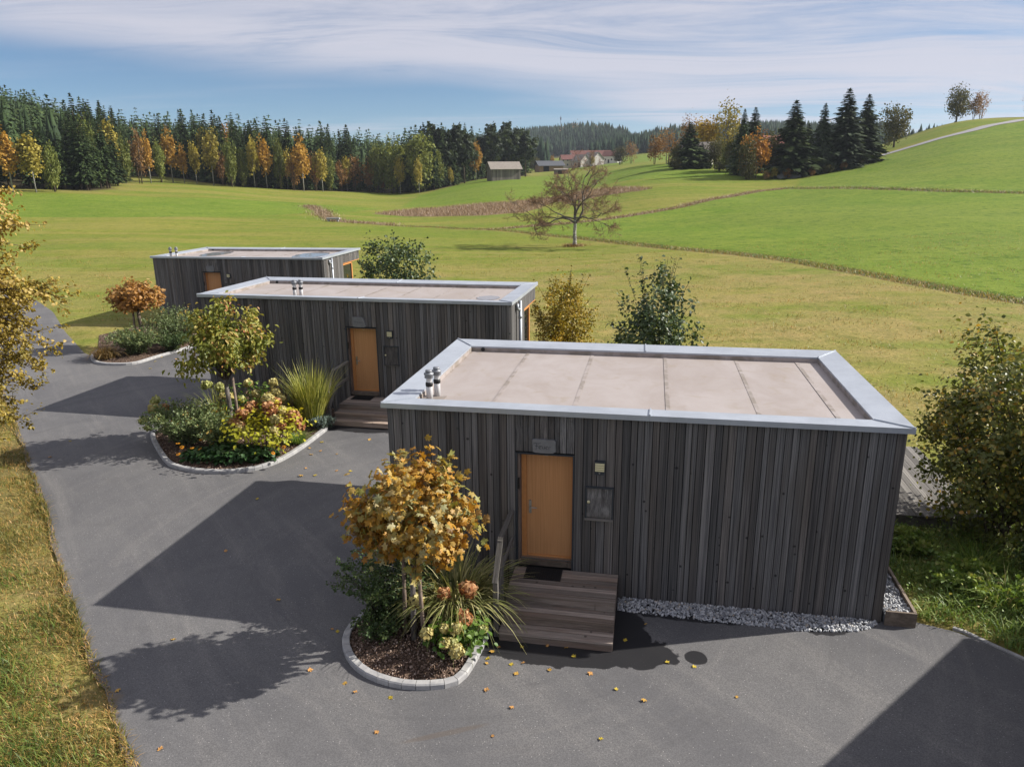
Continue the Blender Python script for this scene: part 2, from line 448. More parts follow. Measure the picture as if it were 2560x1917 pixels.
def leafmat(name, stops, trans=.30, rough=.5, spec=.35, objrand=False, objvar=.0):
    m, t = new_mat(name)
    v = N(t, 'ShaderNodeObjectInfo').outputs['Random'] if objrand else attr(t, 'rnd')
    c = RAMP(t, v, stops)
    if objvar:
        ov = RANGE(t, N(t, 'ShaderNodeObjectInfo').outputs['Random'], 0, 1, 1 - objvar, 1 + objvar, False)
        c = MIX(t, 1.0, c, N(t, 'ShaderNodeCombineXYZ', X=ov, Y=ov, Z=ov).outputs[0], 'MULTIPLY')
    b = N(t, 'ShaderNodeBsdfPrincipled', Base__Color=c, Roughness=rough); b.inputs['Specular IOR Level'].default_value = spec
    tr = N(t, 'ShaderNodeBsdfTranslucent', Color=MIX(t, 1.0, c, (1.25, 1.15, .6), 'MULTIPLY'))
    mx = N(t, 'ShaderNodeMixShader', Fac=trans, _1=b.outputs[0], _2=tr.outputs[0])
    N(t, 'ShaderNodeOutputMaterial', Surface=mx.outputs[0])
    return m

M_MAPLE = leafmat('maple_foliage', [(0, (.08, .055, .014)), (.22, (.30, .135, .016)), (.45, (.42, .22, .026)), (.62, (.40, .27, .07)), (.80, (.23, .235, .06)), (1, (.40, .37, .22))], .32)
M_MAPLEO = leafmat('maple_leaf', [(0, (.19, .17, .05)), (.25, (.40, .20, .02)), (.5, (.45, .28, .04)), (.75, (.42, .34, .16)), (1, (.30, .31, .16))], .30, objrand=True)
M_MAPLE3 = leafmat('bronze_maple_foliage', [(0, (.11, .055, .015)), (.35, (.30, .14, .025)), (.7, (.42, .22, .06)), (1, (.44, .29, .14))], .28)
M_CHERRY = leafmat('cherry_foliage', [(0, (.065, .095, .014)), (.4, (.16, .185, .028)), (.76, (.30, .29, .06)), (.90, (.40, .23, .07)), (1, (.42, .17, .08))], .30)
M_SHRUB = leafmat('cotoneaster_foliage', [(0, (.035, .065, .022)), (.5, (.11, .155, .058)), (.88, (.24, .275, .115)), (.95, (.44, .27, .05)), (1, (.48, .22, .035))], .22)
M_SHRUBD = leafmat('dark_shrub_foliage', [(0, (.02, .04, .014)), (.6, (.060, .100, .032)), (.95, (.13, .17, .06)), (1, (.34, .28, .05))], .22)
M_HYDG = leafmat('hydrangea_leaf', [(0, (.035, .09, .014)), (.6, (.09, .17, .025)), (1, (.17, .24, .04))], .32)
M_HYDY = leafmat('yellow_hydrangea_leaf', [(0, (.10, .15, .015)), (.4, (.28, .30, .02)), (1, (.50, .44, .03))], .36)
M_RUD = leafmat('coneflower_leaf', [(0, (.018, .05, .016)), (.6, (.045, .105, .032)), (1, (.09, .15, .05))], .22)
M_BLOOMR = leafmat('rust_bloom', [(0, (.19, .065, .03)), (.5, (.38, .17, .075)), (1, (.55, .34, .18))], .2, .8, .1)
M_BLOOMC = leafmat('cream_bloom', [(0, (.30, .22, .07)), (.5, (.46, .40, .16)), (1, (.58, .54, .28))], .2, .8, .1)
M_BLOOMG = leafmat('lime_bloom', [(0, (.20, .22, .06)), (.5, (.36, .38, .13)), (1, (.50, .50, .24))], .2, .8, .1)
M_FLOWER = leafmat('orange_petal', [(0, (.62, .22, .01)), (1, (.75, .36, .02))], .2, .6, .2)
M_GRASSO = leafmat('arching_grass', [(0, (.12, .15, .045)), (.5, (.28, .29, .10)), (.8, (.46, .43, .20)), (1, (.60, .55, .30))], .25)
M_GRASSU = leafmat('tall_grass', [(0, (.10, .14, .022)), (.55, (.27, .29, .055)), (1, (.50, .47, .14))], .25)
M_GRASSB = leafmat('brown_plume', [(0, (.07, .05, .03)), (.5, (.16, .10, .065)), (1, (.27, .17, .13))], .2)
M_GRASST = leafmat('tan_grass', [(0, (.12, .075, .025)), (.5, (.26, .16, .05)), (1, (.40, .29, .12))], .2)
M_GRASSG = leafmat('fresh_grass', [(0, (.06, .13, .015)), (.6, (.15, .25, .03)), (1, (.30, .36, .08))], .3)
M_VERGE = leafmat('verge_grass', [(0, (.055, .075, .014)), (.35, (.15, .155, .030)), (.6, (.32, .215, .06)), (.85, (.45, .265, .09)), (1, (.54, .38, .18))], .25)
M_VERGEG = leafmat('lush_verge_grass', [(0, (.045, .09, .014)), (.5, (.11, .17, .025)), (.85, (.22, .25, .05)), (1, (.34, .27, .10))], .28)
M_WEED = leafmat('weed_grass', [(0, (.05, .105, .020)), (.5, (.15, .235, .042)), (.85, (.28, .34, .08)), (1, (.46, .38, .18))], .25)
M_REED = leafmat('reed_straw', [(0, (.16, .105, .065)), (.5, (.27, .19, .125)), (1, (.40, .30, .21))], .2)
M_SILVER = leafmat('silver_leaf', [(0, (.07, .10, .085)), (1, (.20, .25, .22))], .15, .8, .1)
M_BEECH = leafmat('beech_foliage', [(0, (.035, .050, .012)), (.45, (.105, .130, .026)), (.7, (.22, .22, .048)), (.86, (.38, .26, .045)), (1, (.46, .25, .05))], .34, .42, .4)
M_BEECHO = leafmat('beech_leaf', [(0, (.07, .10, .022)), (.5, (.17, .19, .048)), (.8, (.29, .26, .075)), (1, (.42, .23, .055))], .32, .42, .4, objrand=True)
M_GOLDB = leafmat('golden_bush_foliage', [(0, (.055, .05, .008)), (.35, (.18, .155, .018)), (.7, (.36, .26, .022)), (1, (.50, .30, .03))], .3)
M_HAZEL = leafmat('hazel_foliage', [(0, (.018, .036, .015)), (.55, (.055, .090, .034)), (.93, (.12, .16, .065)), (1, (.38, .34, .04))], .2, .45, .4)
M_LTREE = leafmat('left_tree_foliage', [(0, (.10, .085, .016)), (.4, (.24, .185, .030)), (.75, (.37, .27, .05)), (1, (.46, .34, .12))], .30)
M_LONE = leafmat('sparse_orange_leaf', [(0, (.20, .11, .055)), (1, (.40, .24, .12))], .25)
M_SPR = leafmat('spruce_needles', [(0, (.011, .022, .009)), (.5, (.032, .054, .018)), (1, (.080, .108, .032))], .08, .7, .15, objvar=.35)
M_SPRL = leafmat('light_spruce_needles', [(0, (.016, .028, .016)), (.5, (.038, .058, .028)), (1, (.070, .095, .045))], .08, .7, .15, objvar=.2)
def autumn(name, a, b, c): return leafmat(name, [(0, a), (.5, b), (1, c)], .28, .6, .2, objvar=.22)
M_AOR = autumn('orange_birch_leaf', (.17, .095, .018), (.38, .22, .040), (.52, .34, .08))
M_AYE = autumn('yellow_birch_leaf', (.12, .11, .022), (.30, .25, .045), (.45, .38, .09))
M_AGR = autumn('pale_green_leaf', (.06, .082, .018), (.14, .165, .036), (.26, .27, .075))
M_ARU = autumn('rust_leaf', (.10, .06, .022), (.23, .125, .045), (.34, .20, .07))
M_AOL = autumn('olive_leaf', (.03, .036, .012), (.075, .078, .022), (.15, .13, .04))
M_AGO = autumn('golden_leaf', (.18, .12, .01), (.42, .28, .015), (.58, .42, .04))
M_ARE = autumn('red_orange_leaf', (.18, .075, .02), (.42, .20, .035), (.52, .28, .08))
M_PINE = autumn('pine_needles', (.014, .024, .012), (.034, .050, .024), (.062, .08, .038))

M_FAR = leafmat('distant_needles', [(0, (.008, .018, .012)), (.6, (.020, .036, .022)), (1, (.042, .062, .032))], 0, .9, .05)
def bark(name, a, b, sc=(9, 9, 2.5)):
    m, t = new_mat(name); oc = N(t, 'ShaderNodeTexCoord').outputs['Object']
    n = NOISE(t, VMATH(t, 'MULTIPLY', oc, sc), 1.6, 5, .65); c = MIX(t, RANGE(t, n, .35, .68), a, b)
    finish(t, c, .9, 0, n, .5, .02, .15); return m
M_BARK = bark('brown_bark', (.055, .042, .033), (.16, .125, .10))
M_BARKG = bark('grey_bark', (.06, .052, .048), (.20, .18, .165))
M_BARKW = bark('white_birch_bark', (.09, .085, .08), (.52, .50, .47), (3, 3, 7))
M_STAKE = bark('stake_wood', (.10, .075, .06), (.24, .185, .15))
M_TWIG = bark('dark_twig', (.04, .03, .025), (.10, .078, .062))

m, t = new_mat('bark_mulch'); M_MULCH = m
p = N(t, 'ShaderNodeNewGeometry').outputs[0]
vo = N(t, 'ShaderNodeTexVoronoi', Vector=p, Scale=38.0)
c = MIX(t, N(t, 'ShaderNodeSeparateColor', Color=vo.outputs[1]).outputs[0], (.032, .022, .016), (.16, .11, .082))
finish(t, c, .95, 0, vo.outputs[0], .8, .02, .1)
M_CHIP = leafmat('bark_chip', [(0, (.045, .03, .022)), (.5, (.15, .10, .075)), (.85, (.30, .22, .175)), (1, (.44, .35, .30))], 0, .9, .1)
M_GRAVEL = leafmat('gravel_stone', [(0, (.20, .21, .23)), (.5, (.40, .415, .44)), (.9, (.58, .59, .60)), (1, (.40, .33, .25))], 0, .7, .3)

# asphalt
m, t = new_mat('asphalt'); M_ASPH = m
p = N(t, 'ShaderNodeNewGeometry').outputs[0]
sx = N(t, 'ShaderNodeSeparateXYZ', Vector=p); px, py = sx.outputs[0], sx.outputs[1]
n1 = NOISE(t, p, .35, 5, .6, .5)
n2 = NOISE(t, p, 2.2, 5, .62)
vr = N(t, 'ShaderNodeVectorRotate', {'rotation_type': 'Z_AXIS'}, Vector=p, Angle=rad(53)).outputs[0]
n3 = NOISE(t, VMATH(t, 'MULTIPLY', vr, (.13, 1.7, 1)), 1.0, 6, .65, .5)
dc = VMATH(t, 'SUBTRACT', p, (-.9, 12.6, 0)); rr_c = N(t, 'ShaderNodeVectorMath', {'operation': 'LENGTH'}, _0=dc).outputs[1]
ang = MATH(t, 'ARCTAN2', N(t, 'ShaderNodeSeparateXYZ', Vector=dc).outputs[1], N(t, 'ShaderNodeSeparateXYZ', Vector=dc).outputs[0])
n5 = NOISE(t, N(t, 'ShaderNodeCombineXYZ', X=MATH(t, 'MULTIPLY', rr_c, 2.6), Y=MATH(t, 'MULTIPLY', ang, 1.1), Z=0.0).outputs[0], 1.0, 6, .68, .3)
n4 = NOISE(t, p, 55, 3, .7)
c = MIX(t, RANGE(t, n1, .3, .7), (.099, .098, .104), (.142, .139, .140))
c = MIX(t, RANGE(t, n3, .46, .75, 0, .75), c, (.190, .182, .176))
c = MIX(t, RANGE(t, n5, .50, .72, 0, .42), c, (.185, .176, .170))
c = MIX(t, RANGE(t, n5, .46, .30, 0, .35), c, (.072, .071, .074))
c = MIX(t, RANGE(t, n2, .5, .8, 0, .45), c, (.075, .073, .075))
c = MIX(t, RANGE(t, n4, .38, .62, 0, .65), c, (.066, .066, .069))
c = MIX(t, RANGE(t, NOISE(t, p, 120, 2, .8), .56, .66, 0, .25), c, (.20, .195, .19))
vo = N(t, 'ShaderNodeTexVoronoi', Vector=p, Scale=30.0)
spk = MATH(t, 'MULTIPLY', RANGE(t, vo.outputs[0], .10, .22, 1, 0), RANGE(t, N(t, 'ShaderNodeSeparateColor', Color=vo.outputs[1]).outputs[1], .82, .9))
c = MIX(t, MATH(t, 'MULTIPLY', spk, .75), c, (.42, .41, .40))
ed = MATH(t, 'MULTIPLY', attr(t, 'rnd'), 1.0)
c = MIX(t, MATH(t, 'MULTIPLY', RANGE(t, MATH(t, 'ADD', ed, MATH(t, 'MULTIPLY', MATH(t, 'SUBTRACT', n2, .5), 1.4)), .62, 1.0), .7), c, (.155, .118, .075))
# damp stain that has run out from under the porch steps, and a single round spill
cu = N(t, 'ShaderNodeMapping', Vector=p, ); cu.vector_type = 'POINT'
cu.inputs['Location'].default_value = (0, 0, 0)
def blob(cx_, cy_, rx, ry, rz, soft, wob, nscale):
    d = VMATH(t, 'SUBTRACT', p, (cx_, cy_, 0)); r = N(t, 'ShaderNodeVectorRotate', {'rotation_type': 'Z_AXIS'}, Vector=d, Angle=-rz).outputs[0]
    r = VMATH(t, 'MULTIPLY', r, (1 / rx, 1 / ry, 0)); l = N(t, 'ShaderNodeVectorMath', {'operation': 'LENGTH'}, _0=r).outputs[1]
    l = MATH(t, 'ADD', l, MATH(t, 'MULTIPLY', MATH(t, 'SUBTRACT', NOISE(t, p, nscale, 5, .6), .5), wob))
    return RANGE(t, l, 1 - soft, 1 + soft, 1, 0)
wet = blob(.75, 10.02, 1.75, .52, -.16, .02, .9, 2.2)
for a in ((1.75, 10.45, .42, .75, .1, .04, .8, 3), (3.0, 10.85, 1.2, .22, -.19, .05, 1.0, 3), (5.05, 10.33, .32, .10, -.1, .06, 1.6, 6), (-4.2, 20.2, 2.0, .5, -.2, .05, 1.0, 2)):
    wet = MATH(t, 'MAXIMUM', wet, blob(*a))
wet = MATH(t, 'MAXIMUM', wet, blob(2.79, 9.70, .17, .17, 0, .05, .3, 6))
c = MIX(t, MATH(t, 'MULTIPLY', wet, .93), c, (.016, .016, .018))
# faint rusty streaks
st = blob(-.95, 8.15, .55, .05, .28, .3, .6, 5); c = MIX(t, MATH(t, 'MULTIPLY', st, .4), c, (.10, .075, .055))
bsd = finish(t, c, .85, 0, MATH(t, 'ADD', MATH(t, 'MULTIPLY', n4, .5), spk), .35, .006, .3)
t.links.new(RANGE(t, wet, 0, 1, .88, .42), bsd.inputs['Roughness'])

# meadow: colour follows the fields (stored as signed distances on the mesh)
m, t = new_mat('meadow'); M_MEADOW = m
p = N(t, 'ShaderNodeNewGeometry').outputs[0]
w1 = NOISE(t, p, .035, 5, .6, .4); w2 = NOISE(t, p, .22, 5, .62); w3 = NOISE(t, p, 1.3, 5, .65); w4 = NOISE(t, p, 7.0, 4, .7)
rowv = N(t, 'ShaderNodeMapping', Vector=p); rowv.inputs['Rotation'].default_value = (0, 0, rad(-9)); rowv.inputs['Scale'].default_value = (.05, .55, .3)
w5 = NOISE(t, rowv.outputs[0], 1.0, 5, .6)
row2 = N(t, 'ShaderNodeMapping', Vector=p); row2.inputs['Rotation'].default_value = (0, 0, rad(6)); row2.inputs['Scale'].default_value = (.018, .13, .1)
w7 = NOISE(t, row2.outputs[0], 1.0, 4, .6)
wob = MATH(t, 'MULTIPLY', MATH(t, 'SUBTRACT', w2, .5), 3.0)
wobs = MATH(t, 'MULTIPLY', MATH(t, 'SUBTRACT', w3, .5), 1.6)
c = MIX(t, RANGE(t, w1, .32, .68), (.148, .185, .024), (.198, .205, .036))
c = MIX(t, RANGE(t, w5, .42, .62, 0, .7), c, (.235, .212, .056))
c = MIX(t, RANGE(t, w7, .40, .66, 0, .75), c, (.135, .188, .024))
c = MIX(t, RANGE(t, w7, .50, .34, 0, .5), c, (.26, .225, .062))
dry = attr(t, 'dry')
c = MIX(t, MATH(t, 'MULTIPLY', dry, RANGE(t, MATH(t, 'ADD', w2, MATH(t, 'MULTIPLY', w5, .4)), .42, .92)), c, (.285, .222, .085))
gr = RANGE(t, MATH(t, 'ADD', attr(t, 'green'), wobs), -.8, .8)
gc = MIX(t, RANGE(t, w2, .3, .7), (.112, .182, .018), (.165, .218, .030)); gc = MIX(t, RANGE(t, w1, .35, .7, 0, .7), gc, (.150, .190, .034)); gc = MIX(t, RANGE(t, w7, .42, .64, 0, .55), gc, (.180, .225, .034)); gc = MIX(t, RANGE(t, w3, .52, .70, 0, .5), gc, (.05, .105, .014))
c = MIX(t, gr, c, gc)
rd = RANGE(t, MATH(t, 'ADD', attr(t, 'reed'), wob), -.8, 1.2)
c = MIX(t, rd, c, MIX(t, w2, (.18, .12, .072), (.28, .20, .13)))
di = RANGE(t, MATH(t, 'ADD', attr(t, 'ditch'), MATH(t, 'MULTIPLY', wobs, .4)), .25, .95, 1, 0)
c = MIX(t, MATH(t, 'MULTIPLY', di, .85), c, MIX(t, w3, (.075, .062, .028), (.19, .135, .065)))
fo = RANGE(t, MATH(t, 'ADD', attr(t, 'wood'), wob), -1.5, 2.5)
c = MIX(t, fo, c, MIX(t, w2, (.035, .032, .016), (.10, .078, .045)))
ve = attr(t, 'verge'); c = MIX(t, MATH(t, 'MULTIPLY', ve, RANGE(t, w3, .3, .62)), c, (.20, .145, .07))
w6 = NOISE(t, p, 22.0, 3, .7); w8 = NOISE(t, p, .65, 6, .7)
c = MIX(t, RANGE(t, w8, .50, .68, .0, .6), c, MIX(t, 1.0, c, (.62, .74, .55), 'MULTIPLY'))
c = MIX(t, RANGE(t, w8, .46, .30, .0, .5), c, MIX(t, 1.0, c, (1.38, 1.22, 1.35), 'MULTIPLY'))
c = MIX(t, RANGE(t, w4, .38, .66, .0, .55), c, MIX(t, 1.0, c, (.50, .58, .48), 'MULTIPLY'))
c = MIX(t, RANGE(t, w6, .40, .70, .0, .45), c, MIX(t, 1.0, c, (.50, .55, .45), 'MULTIPLY'))
c = MIX(t, RANGE(t, w3, .50, .72, .0, .55), c, MIX(t, 1.0, c, (.66, .74, .6), 'MULTIPLY'))
c = MIX(t, RANGE(t, w4, .50, .28, .0, .35), c, MIX(t, 1.0, c, (1.45, 1.35, 1.5), 'MULTIPLY'))
finish(t, c, .95, 0, MATH(t, 'ADD', w4, MATH(t, 'MULTIPLY', w3, 1.5)), .55, .09, .08)

M_LANE = plain('pale_lane', (.24, .235, .24), .9, 0, .1, 1.0)

# ------------------------------------------------------------------ terrain
TY=[0,20,40,60,80,110,150,190,230,270,350,500,700,1000,1500,2600]
TC={-700:[.2,.2,.4,1.3,3.4,7,12,18,25,32,44,60,72,82,90,90],
 0:[.2,.2,.2,.3,.8,2.0,4.4,7.5,12,17,27,42,54,66,78,80],
 280:[.2,.2,.2,.3,.7,1.6,3.5,5.6,7.2,9,14,22,32,44,60,80],
 430:[.2,.2,.2,.3,.5,1.3,3.0,4.8,6.2,8,12,19,28,42,60,85],
 560:[.2,.2,.2,.2,.4,1.1,2.3,3.4,4.4,6.2,9,16,25,40,62,90],
 870:[.2,.2,.2,.2,.2,.4,.7,.8,1.0,1.4,4,10,20,38,64,95],
 960:[.1,.1,.2,.2,.2,.4,.9,1.7,3.0,4.0,6,10.5,20,40,66,96],
 1085:[.1,.1,.2,.2,.2,.7,2,4,6.0,7.1,7.5,10.5,20,42,68,98],
 1240:[.1,.1,.2,.2,.3,.9,2.0,3.6,5.1,6.0,8,13,22,46,72,100],
 1400:[.1,.1,.2,.3,.5,1.7,4.7,8.0,10.6,11.5,13,18,30,50,74,100],
 1560:[.1,.1,.2,.4,.9,2.3,5.0,8.2,11.2,12.5,14,19,32,52,74,100],
 1700:[.1,.1,.2,.6,1.4,2.8,4.7,7.8,10.0,12,14,19,34,54,76,100],
 1900:[.1,.1,.3,1.0,1.9,3.5,7.0,11.2,15.2,16.5,15.5,20,36,60,84,104],
 2050:[.1,.1,.3,1.1,2.1,4.0,9.2,15.7,22.4,25.5,23,23,38,64,86,104],
 2211:[.1,.1,.3,1.2,2.2,4.3,11,17.8,22.9,25.0,25,25,38,66,88,104],
 2700:[.1,.1,.4,1.6,3.2,7,15,23,29,32,34,34,40,66,88,104],
 3400:[.1,.1,.5,2.5,5,10,18,26,32,36,38,38,42,66,88,104]}
_k=sorted(TC); _u=np.array([(k-1105)/1581/1.0388 for k in _k]); _Z=np.array([TC[k] for k in _k])
NU,NY=150,170
UF=np.linspace(_u[0],_u[-1],NU); LF=np.linspace(np.log(15),np.log(2600),NY); YF=np.exp(LF)
_a=np.array([np.interp(YF,TY,_Z[i]) for i in range(len(_k))])
ZT=np.array([np.interp(UF,_u,_a[:,j]) for j in range(NY)]).T
for _ in range(5):
    for ax in (0,1):
        p=np.pad(ZT,[(1,1) if a==ax else (0,0) for a in (0,1)],mode='edge')
        ZT=(p[:-2,:]+2*p[1:-1,:]+p[2:,:])/4 if ax==0 else (p[:,:-2]+2*p[:,1:-1]+p[:,2:])/4
def gnear(y): return .2*sstep(11,22,y)
def ground(x,y):
    x=np.asarray(x,float); y=np.asarray(y,float)
    ys=np.maximum(y,15.5); u=np.clip(x/np.maximum(y,25),UF[0],UF[-1]*.9999)
    fi=(u-UF[0])/(UF[1]-UF[0]); fj=np.clip((np.log(ys)-LF[0])/(LF[1]-LF[0]),0,NY-1.001)
    i=np.clip(fi.astype(int),0,NU-2); j=fj.astype(int); a=fi-i; b=fj-j
    z=(ZT[i,j]*(1-a)*(1-b)+ZT[i+1,j]*a*(1-b)+ZT[i,j+1]*(1-a)*b+ZT[i+1,j+1]*a*b)
    w=sstep(24,48,y)
    z=gnear(y)*(1-w)+z*w
    amp=.14*sstep(30,60,y)*(1-sstep(300,600,y))
    z=z+amp*(np.sin(x*.21+1.3*np.sin(y*.09))*np.sin(y*.13+.7)+.6*np.sin(x*.09-y*.06+2))
    z=z+sstep(650,1000,y)*(7*np.sin(x*.016+1)*np.sin(y*.006)+5*np.sin(x*.034+y*.01+.5))
    uu=x/np.maximum(y,25.)
    z=z+sstep(700,1100,y)*(-15*np.exp(-((uu-.175)/.02)**2)+9*np.exp(-((uu-.10)/.045)**2)-10*sstep(.30,.5,uu))
    return z


AS_L = [(-0.6, -8), (-1.6, 1), (-3.4, 5.2), (-4.86, 7.63), (-5.49, 8.36), (-6.07, 9.18), (-6.73, 9.96), (-7.41, 10.81), (-8.86, 12.77), (-10.54, 15.08), (-11.77, 16.68),
        (-14.34, 20.05), (-16.82, 23.23), (-24.3, 33.2), (-34.47, 46.34), (-52, 70), (-80, 105)]
AS_R = [(20, -8), (14, 0.2), (7.74, 9.55), (7.46, 9.95), (7.25, 10.26), (6.9, 10.38), (6.2, 10.9), (4.5, 12), (-1.2, 16), (-1.8, 21), (-4, 22.6), (-8.9, 24), (-10.5, 29.5)]
AS_R2 = [(-17.4, 29.5), (-17.87, 29.9), (-21.38, 34.51), (-25.33, 40.13), (-29.33, 44.78), (-33.11, 48.65), (-39, 55), (-52, 68.5), (-76.5, 104)]
def xl(y): a = np.array(AS_L); return np.interp(y, a[:, 1], a[:, 0])
def xr(y):
    a = np.array(AS_R); b = np.array(AS_R2)
    return np.where(np.asarray(y) < 29.5, np.interp(y, a[:, 1], a[:, 0]), np.interp(y, b[:, 1], b[:, 0]))

PL1 = [(-0.30, 10.66), (-0.34, 10.54), (-0.5, 9.9), (-0.67, 9.34), (-0.8, 9.13), (-0.96, 9.04), (-1.32, 9.0), (-1.65, 9.03), (-1.93, 9.13), (-2.23, 9.29), (-2.51, 9.57), (-2.7, 9.93), (-2.77, 10.22), (-2.75, 10.53), (-2.61, 10.86), (-2.3, 11.5), (-2.2, 12.0)]
PL2 = [(-9.7, 22.6), (-10.2, 21.3), (-10.38, 20.21), (-10.3, 19.71), (-10.13, 19.33), (-9.56, 18.46), (-8.95, 17.59), (-8.66, 17.33), (-8.31, 17.13), (-7.83, 16.96), (-7.2, 16.88), (-6.47, 17.04), (-5.96, 17.55), (-5.6, 18.57), (-5.31, 19.94)]
PL3 = [(-17.6, 30.2), (-17.3, 29.3), (-16.91, 28.62), (-16.45, 28.07), (-15.98, 27.8), (-15.48, 27.72), (-15.0, 27.73), (-14.64, 28.0), (-14.42, 28.92), (-14.03, 29.96), (-13.6, 31.2), (-13.4, 33.5)]

DITCH_R = [(36, 30), (28.2, 40.0), (26.9, 42.5), (25.1, 46.9), (23.3, 53.1), (22.1, 59.0), (19.9, 64.1), (15.5, 71.3), (11.3, 79.5), (7.4, 86.4), (2.7, 92.2), (-2.6, 98.6), (-10.1, 106.9), (-16.9, 108.4)]
DITCH_U = [(90, 92), (72.1, 106.0), (65.5, 112.8), (59.9, 122.6), (56.8, 133.0), (53.4, 145.9), (46.5, 141.1), (36.4, 129.5), (26.6, 117.2), (19.1, 111.3), (13.0, 106.6), (6.2, 102.5), (-0.1, 99.4), (-2.6, 98.6)]
LINE_L = [(-95, 106), (-69.2, 110.8), (-57.4, 113.1), (-47.3, 117.6), (-37.5, 126.1), (-29.7, 141.1), (-25.7, 153.4)]
BRUSH = [(-41.5, 154.8), (-35.6, 140.6), (-31.6, 127.4), (-27.7, 117.2), (-22.4, 113.5), (-16.9, 108.4)]
REED = [(-25.4, 138.8), (-19.6, 157.5), (-10.0, 159.2), (-0.2, 153.1), (5.7, 159.7), (16.0, 176.6), (23.3, 166.9), (28.1, 149.1), (25.1, 147.6), (18.6, 153.1), (9.2, 150.8), (2.2, 125.1), (-4.0, 122.9), (-12.3, 130.9), (-19.3, 134.5)]
GREEN1 = DITCH_R[:12] + DITCH_U[::-1] + [(140, 40)]
GREEN2 = LINE_L + [(-50, 165), (-75, 160), (-95, 158), (-160, 150), (-160, 100)]
GREEN3 = [(-24, 165), (-18, 168), (0, 162), (20, 185), (45, 165), (60, 170), (48, 205), (46, 250), (20, 320), (-14, 300), (-20, 262), (-28, 230)]
GREEN4 = [(140, 105), (72, 108), (61, 124), (56, 148), (62, 162), (84, 178), (98, 190), (120, 198), (145, 215), (230, 260)]
WOODS = [(-200, 160), (-105, 166), (-93, 168), (-92, 176), (-104, 200), (-128, 262), (-118, 262), (-98, 241), (-85, 233), (-77, 233), (-66, 236), (-58, 250), (-49, 268), (-37, 262), (-26, 254), (-20, 264), (-14, 302), (8, 330), (10, 480), (-500, 700)]

def build_ground():
    ys = np.concatenate([np.arange(-60, 4, 4.0), np.arange(4, 34, .5), np.geomspace(34, 1500, 330), np.geomspace(1540, 2650, 14)])
    us = np.concatenate([np.linspace(-1.6, -.9, 20)[:-1], np.linspace(-.9, .9, 330), np.linspace(.9, 1.6, 20)[1:]])
    Y, Uu = np.meshgrid(ys, us, indexing='ij')
    X = Uu * np.maximum(Y + 34, 16)
    X = np.where(Y < -10, Uu * 26, X)
    Z = ground(X, Y)
    d = np.minimum(X - xl(Y), xr(Y) - X); d = np.where(Y > 104, -50, d)
    ex = (Y > 28.6) & (Y < 37) & (X > -17.4) & (X < -9)
    d = np.where(ex, np.maximum(d, .5 - 0 * X), d)
    Z = Z - .03 + .05 * sstep(.05, .8, -d)
    dd = np.minimum(line_dist(X, Y, DITCH_R), line_dist(X, Y, DITCH_U))
    Zd = dd; Z = Z - .16 * np.exp(-(dd / .9) ** 2) * (Y > 25)
    V = np.stack([X, Y, Z], -1).reshape(-1, 3)
    r, cN = Y.shape
    i = (np.arange(r - 1)[:, None] * cN + np.arange(cN - 1)[None]).ravel()
    T = np.concatenate([np.stack([i, i + 1, i + cN + 1], 1), np.stack([i, i + cN + 1, i + cN], 1)])
    me = mesh_np('meadow', V, T, M_MEADOW, smooth=True)
    x, y = V[:, 0], V[:, 1]; dd = dd.ravel()
    g = np.maximum.reduce([sdist(x, y, GREEN1), sdist(x, y, GREEN2), sdist(x, y, GREEN3), sdist(x, y, GREEN4)])
    far = sstep(330, 420, y); g = g * (1 - far) + far * 3 * np.sin(x * .02 + y * .013)
    w = sdist(x, y, WOODS)
    hill = (y > 760) | ((y > 560) & (x > 130))
    w = np.maximum(w, np.where(hill, 20, -60))
    dt = np.minimum.reduce([dd - .35, line_dist(x, y, LINE_L) + .45, line_dist(x, y, BRUSH) - .5])
    dry = np.clip(1.15 * sstep(70, 26, y) * sstep(-16, 2, x) + .75 * sstep(3, 0, dd) + .60 * sstep(100, 42, y) + .6 * sstep(0, 1, sstep(9, 2, -w)), 0, 1)
    dry = np.maximum(dry, .8 * sstep(7, 0, np.abs(xr(y) - x)) * (y > 29.5) * (y < 100))
    vg = sstep(4.0, .3, np.abs(x - xl(y))) * (y < 60) * .8
    for nm, a in (('green', g), ('reed', sdist(x, y, REED)), ('ditch', dt), ('wood', w), ('dry', dry), ('verge', vg)):
        at = me.attributes.new(nm, 'FLOAT', 'POINT'); at.data.foreach_set('value', np.ascontiguousarray(np.clip(a, -90, 90), dtype=np.float32))
    tag(link('meadow', me), kind='structure')
build_ground()

def sheet(name, mat, ys, fl, fr, nx, dz, jl=.0):
    V, T, A = [], [], []
    for y in ys:
        a, b = float(fl(y)), float(fr(y))
        a += jl * (math.sin(y * 3.1) * .5 + math.sin(y * 7.7 + 1) * .35 + math.sin(y * 17.3) * .25)
        for k in range(nx + 1):
            x = a + (b - a) * (k / nx) ** 1.25; V.append((x, y, float(ground(x, y)) + dz)); A.append(max(0.0, 1 - k / 3))
    for j in range(len(ys) - 1):
        for k in range(nx):
            i = j * (nx + 1) + k; T += [(i, i + 1, i + nx + 2), (i, i + nx + 2, i + nx + 1)]
    return tag(link(name, mesh_np(name, np.array(V), np.array(T), mat, np.array(A), smooth=True)), kind='structure')
sheet('asphalt_yard', M_ASPH, np.concatenate([np.arange(-8, 4, 1.0), np.arange(4, 29.51, .3), [29.5]]), xl, lambda y: float(xr(y)) if y < 29.5 else -10.5, 40, .012, .06)
sheet('asphalt_lane', M_ASPH, np.concatenate([[29.5], np.arange(30, 104, .8)]), xl, lambda y: -17.4 if y <= 29.5 else xr(y), 12, .012)
